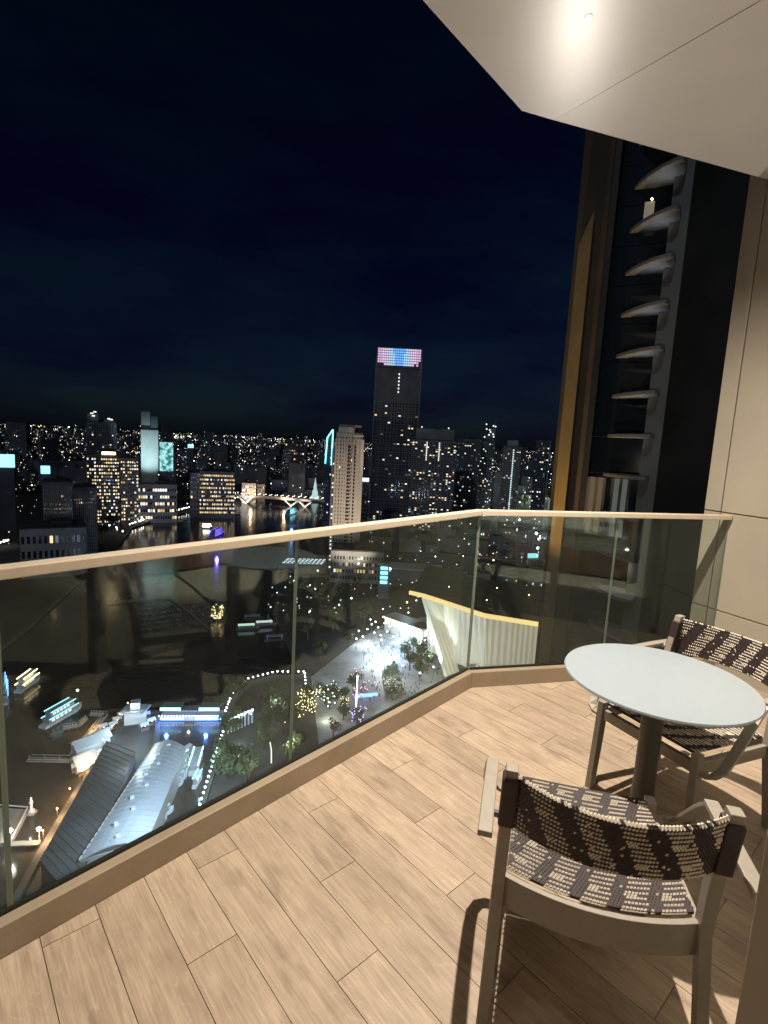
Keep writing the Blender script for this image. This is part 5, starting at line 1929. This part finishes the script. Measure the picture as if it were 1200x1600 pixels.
# glazing behind the balconies, storey by storey
gmb = MB().box((0, 0, 0), (4.9, .12, dz - .05))
ga, gb = Vector((*Wp(21.2, 53.6), 0)), Vector((*Wp(25.8, 53.3), 0))
gp = None
for i, z in enumerate(zs):
    o = gmb.build('glass_pane', M['dark_glass'], wing) if gp is None else gp.copy()
    if gp is None:
        gp = o
    else:
        COL.objects.link(o)
    o.location = (ga + gb) / 2 + Vector((0, 0, z + dz / 2 + .1)) - Vector((0, .15, 0))
    o.rotation_euler.z = math.atan2((gb - ga).y, (gb - ga).x)
    o.parent = wing
# one lit room behind the second balcony from the top
q = RG(1014, 330, 51.5) - wo_
lwn = MB().box((0, 0, 0), (.75, .1, 1.5)).build('lit_window', glow('lit curtain', (1, .86, .66), .17), wing)
lwn.location = q
lwn.rotation_euler.z = -R_(23)
q = RG(1019, 311, 51.3) - wo_
MB().octa(q, .13).build('room_lamp', L_SPARK, wing)
# lit lobby with mullions level with the eye
zl0, zl1 = RG(965, 800, RW).z - 2.2, RG(965, 748, RW).z
la_, lb2 = Vector((*Wp(21.1, 50.3), 0)), Vector((*Wp(25.6, 50.0), 0))
dd = lb2 - la_
for k in range(6):
    p0_, p1_ = la_ + dd * (k / 6 + .02), la_ + dd * ((k + 1) / 6 - .02)
    c = (p0_ + p1_) / 2
    o = MB().box((0, 0, 0), ((p1_ - p0_).length, .1, zl1 - zl0)).build('lobby_pane', [L_DIMWARM, L_DIMWARM, M['dark_glass'], L_DIMCOOL, L_DIMCOOL, M['dark_glass']][k], wing)
    o.location = (c.x, c.y, (zl0 + zl1) / 2)
    o.rotation_euler.z = math.atan2(dd.y, dd.x)
    p = la_ + dd * (k / 6)
    MB().box((p.x, p.y - .12, (zl0 + zl1) / 2), (.16, .25, zl1 - zl0)).build('mullion', M['tower_col'], wing)
lamp('wing_uplight', 'SPOT', (12.4, 42.5, -16), 10000, (1.0, .68, .32), target=(15.9, 47.0, 6), size=46, blend=.9, radius=.3)
for i, z in enumerate(zs[6:13]):
    c = Vector((17.25 * kf, 36.7 * kf, z - 1.7))
    bl_ = lamp('balcony_lamp', 'SPOT', c, 48, (.93, .95, 1.0), target=c + Vector((-.25, 0, 1)), size=115, blend=1.0, radius=.12)
    bl_.data.specular_factor = 0.0
lamp('balcony_lamp', 'POINT', Vector((17.2 * kf, 36.9 * kf, zs[2] + 2.4)), 40, (1, .95, .85), radius=.15)
wf = thing('wing_fill_lamp', 'unseen added floodlight under the balcony slab that brightens the neighbouring hotel wing', 'lamp', (1.3, 3.28, -.42))
MB().box((0, 0, 0), (.25, .12, .16)).build('housing', M['hull_dark'], wf)
MB().box((0, 0, .075), (.05, .05, .03)).build('bracket', M['hull_dark'], wf)
lamp('wing_fill_beam', 'SPOT', (1.3, 3.5, -.6), 5000, (1.0, .93, .82), target=(20.0, 45.0, 8), size=44, blend=.9, radius=.2)  # added unseen beam to brighten the wing and its column
ft = thing('ceiling_fill_lamp', 'small added floodlight on the terrace below that brightens the balcony ceiling', 'lamp', (11.2, 39.0, -24.4))
MB().box((0, 0, .25), (.5, .4, .3)).build('housing', M['hull_dark'], ft)
MB().tube([(0, 0, -.4), (0, 0, .1)], .06, 6).build('bracket', M['hull_dark'], ft)
lamp('ceiling_fill_beam', 'SPOT', (11.2, 39.0, -23.7), 22000, (1.0, .92, .82), target=(.9, 2.6, 3.5), size=16, blend=.8, radius=.45)  # added beam, brightens the ceiling and gives its soft streak
tp = thing('terrace_block', 'low roof terrace block under the added floodlight', 'building', (11.2, 42.0, GZ))
MB().box((0, 0, 52.5), (9, 8, 105.0)).build('wall', M['black_clad'], tp)
MB().box((0, 0, 105.15), (9.4, 8.4, .3)).build('roof', M['roof_dark'], tp)

# ---------------------------------------------------------------- the far city: one mass of blocks and points of light
rg = random.Random(99)
fb, fl_ = MB(), MB()
FM = [L_WHITE, L_WARM, L_COOL, glow('far white light', (1, .97, .85), 9), glow('far cool light', (.6, .95, 1), 7), glow('far warm light', (1, .7, .35), 7)]


def dens(az):
    return 1.0 if az < -8 else .75


for _ in range(900):
    a = rg.uniform(-50, 22)
    r = 1150 + 6500 * rg.random() ** 1.5
    if -23 < a < -11 and r < 1250:
        continue
    h = rg.choice((12, 18, 25, 40, 60)) * rg.uniform(.6, 1.3) * (1 + r / 9000)
    if rg.random() < .09:
        h = rg.uniform(70, 150) if r > 2000 else h
    w_ = rg.uniform(18, 60)
    p = pol(a, r)
    fb.box((p.x, p.y, GZ + h / 2), (w_, rg.uniform(18, 40), h), -R_(a) + rg.uniform(-.4, .4), m=rg.choice((0, 0, 1)))
    for _k in range(int(rg.random() * 5 * (1 + h / 60))):
        q = p + Vector((rg.uniform(-.5, .5) * w_, -24, 0))
        s_ = rg.uniform(.6, 1.8) * (r / 2500) ** .5
        fl_.octa((q.x, q.y, GZ + rg.uniform(.1, 1.0) * h), s_, s_ * .8, m=rg.choices(range(6), (3, 3, 2, 2, 1, 2))[0])
for _ in range(1300):
    a = rg.uniform(-50, 22)
    r = 1000 * math.exp(rg.random() ** .8 * 2.2)
    p = pol(a, r)
    s_ = rg.uniform(.5, 1.7) * (r / 2200) ** .6
    fl_.octa((p.x, p.y, GZ + rg.uniform(6, 30)), s_, s_ * .7, m=rg.choices(range(6), (3, 3, 2, 2, 1, 2))[0])
for _ in range(5200):
    a = rg.uniform(-50, 22)
    r = F_PX * 130 / (7 + 62 * rg.random() ** 1.9) / cos(R_(a))
    cl_ = math.sin(a * 1.7 + r * .0011) + math.sin(a * .6 - r * .0017)
    if rg.random() > .45 + .3 * cl_ or (r < 1500 and -26 < a < -10):
        continue
    p = pol(a, r)
    s_ = rg.uniform(.00022, .00058) * r
    fl_.octa((p.x, p.y, GZ + rg.uniform(8, 45)), s_, s_, m=rg.choices(range(6), (3, 3, 2, 2, 1, 2))[0])
# bright strings of main roads
for (u0, v0, u1, v1, n) in ((5, 655, 100, 664, 50), (72, 662, 100, 666, 30), (185, 668, 222, 672, 40), (272, 674, 300, 676, 26), (326, 677, 400, 685, 46), (410, 686, 510, 690, 30), (270, 682, 310, 684, 20), (0, 720, 130, 707, 34), (200, 708, 222, 711, 12),
                              (446, 690, 476, 689, 12), (662, 716, 712, 716, 5), (770, 730, 838, 735, 16), (800, 742, 838, 736, 8)):
    for k in range(n):
        t_ = rg.random()
        p = G(u0 + (u1 - u0) * t_ + rg.uniform(-3, 3), max(v0 + (v1 - v0) * t_ + rg.uniform(-2, 3), 655 + .053 * (u0 + (u1 - u0) * t_) + 5 + 3 * rg.random()))
        r = math.hypot(p.x, p.y)
        if r > 16000:
            continue
        s_ = rg.uniform(.6, 1.5) * r / 1900
        fl_.octa((p.x, p.y, GZ + 12), s_, s_ * .6, m=rg.choices((3, 4, 5, 1), (5, 2, 3, 2))[0])
fb.build('distant_city', [M['conc_dark'], M['conc_blue']], kind='stuff')
fl_.build('distant_lights', FM, kind='stuff')
# scattered lights of the near dim streets (vehicles, doorways, signs)
nl_ = MB()
for _ in range(340):
    u, v = rg.uniform(380, 850), rg.uniform(790, 960)
    if u < 520 and v < 860 + (520 - u) * .6:
        continue
    p = G(u, v, GZ + rg.uniform(2, 8))
    nl_.octa(p, rg.uniform(.25, .8), m=rg.choices(range(6), (3, 2, 4, 2, 2, 2))[0])
for _ in range(120):
    u, v = rg.uniform(0, 300), rg.uniform(725, 850)
    if v > 865 - u * .2:
        continue
    p = G(u, v, GZ + rg.uniform(2, 8))
    nl_.octa(p, rg.uniform(.3, 1.0), m=rg.choices(range(6), (3, 3, 2, 1, 1, 2))[0])
nl_.build('street_lights', FM, kind='stuff')
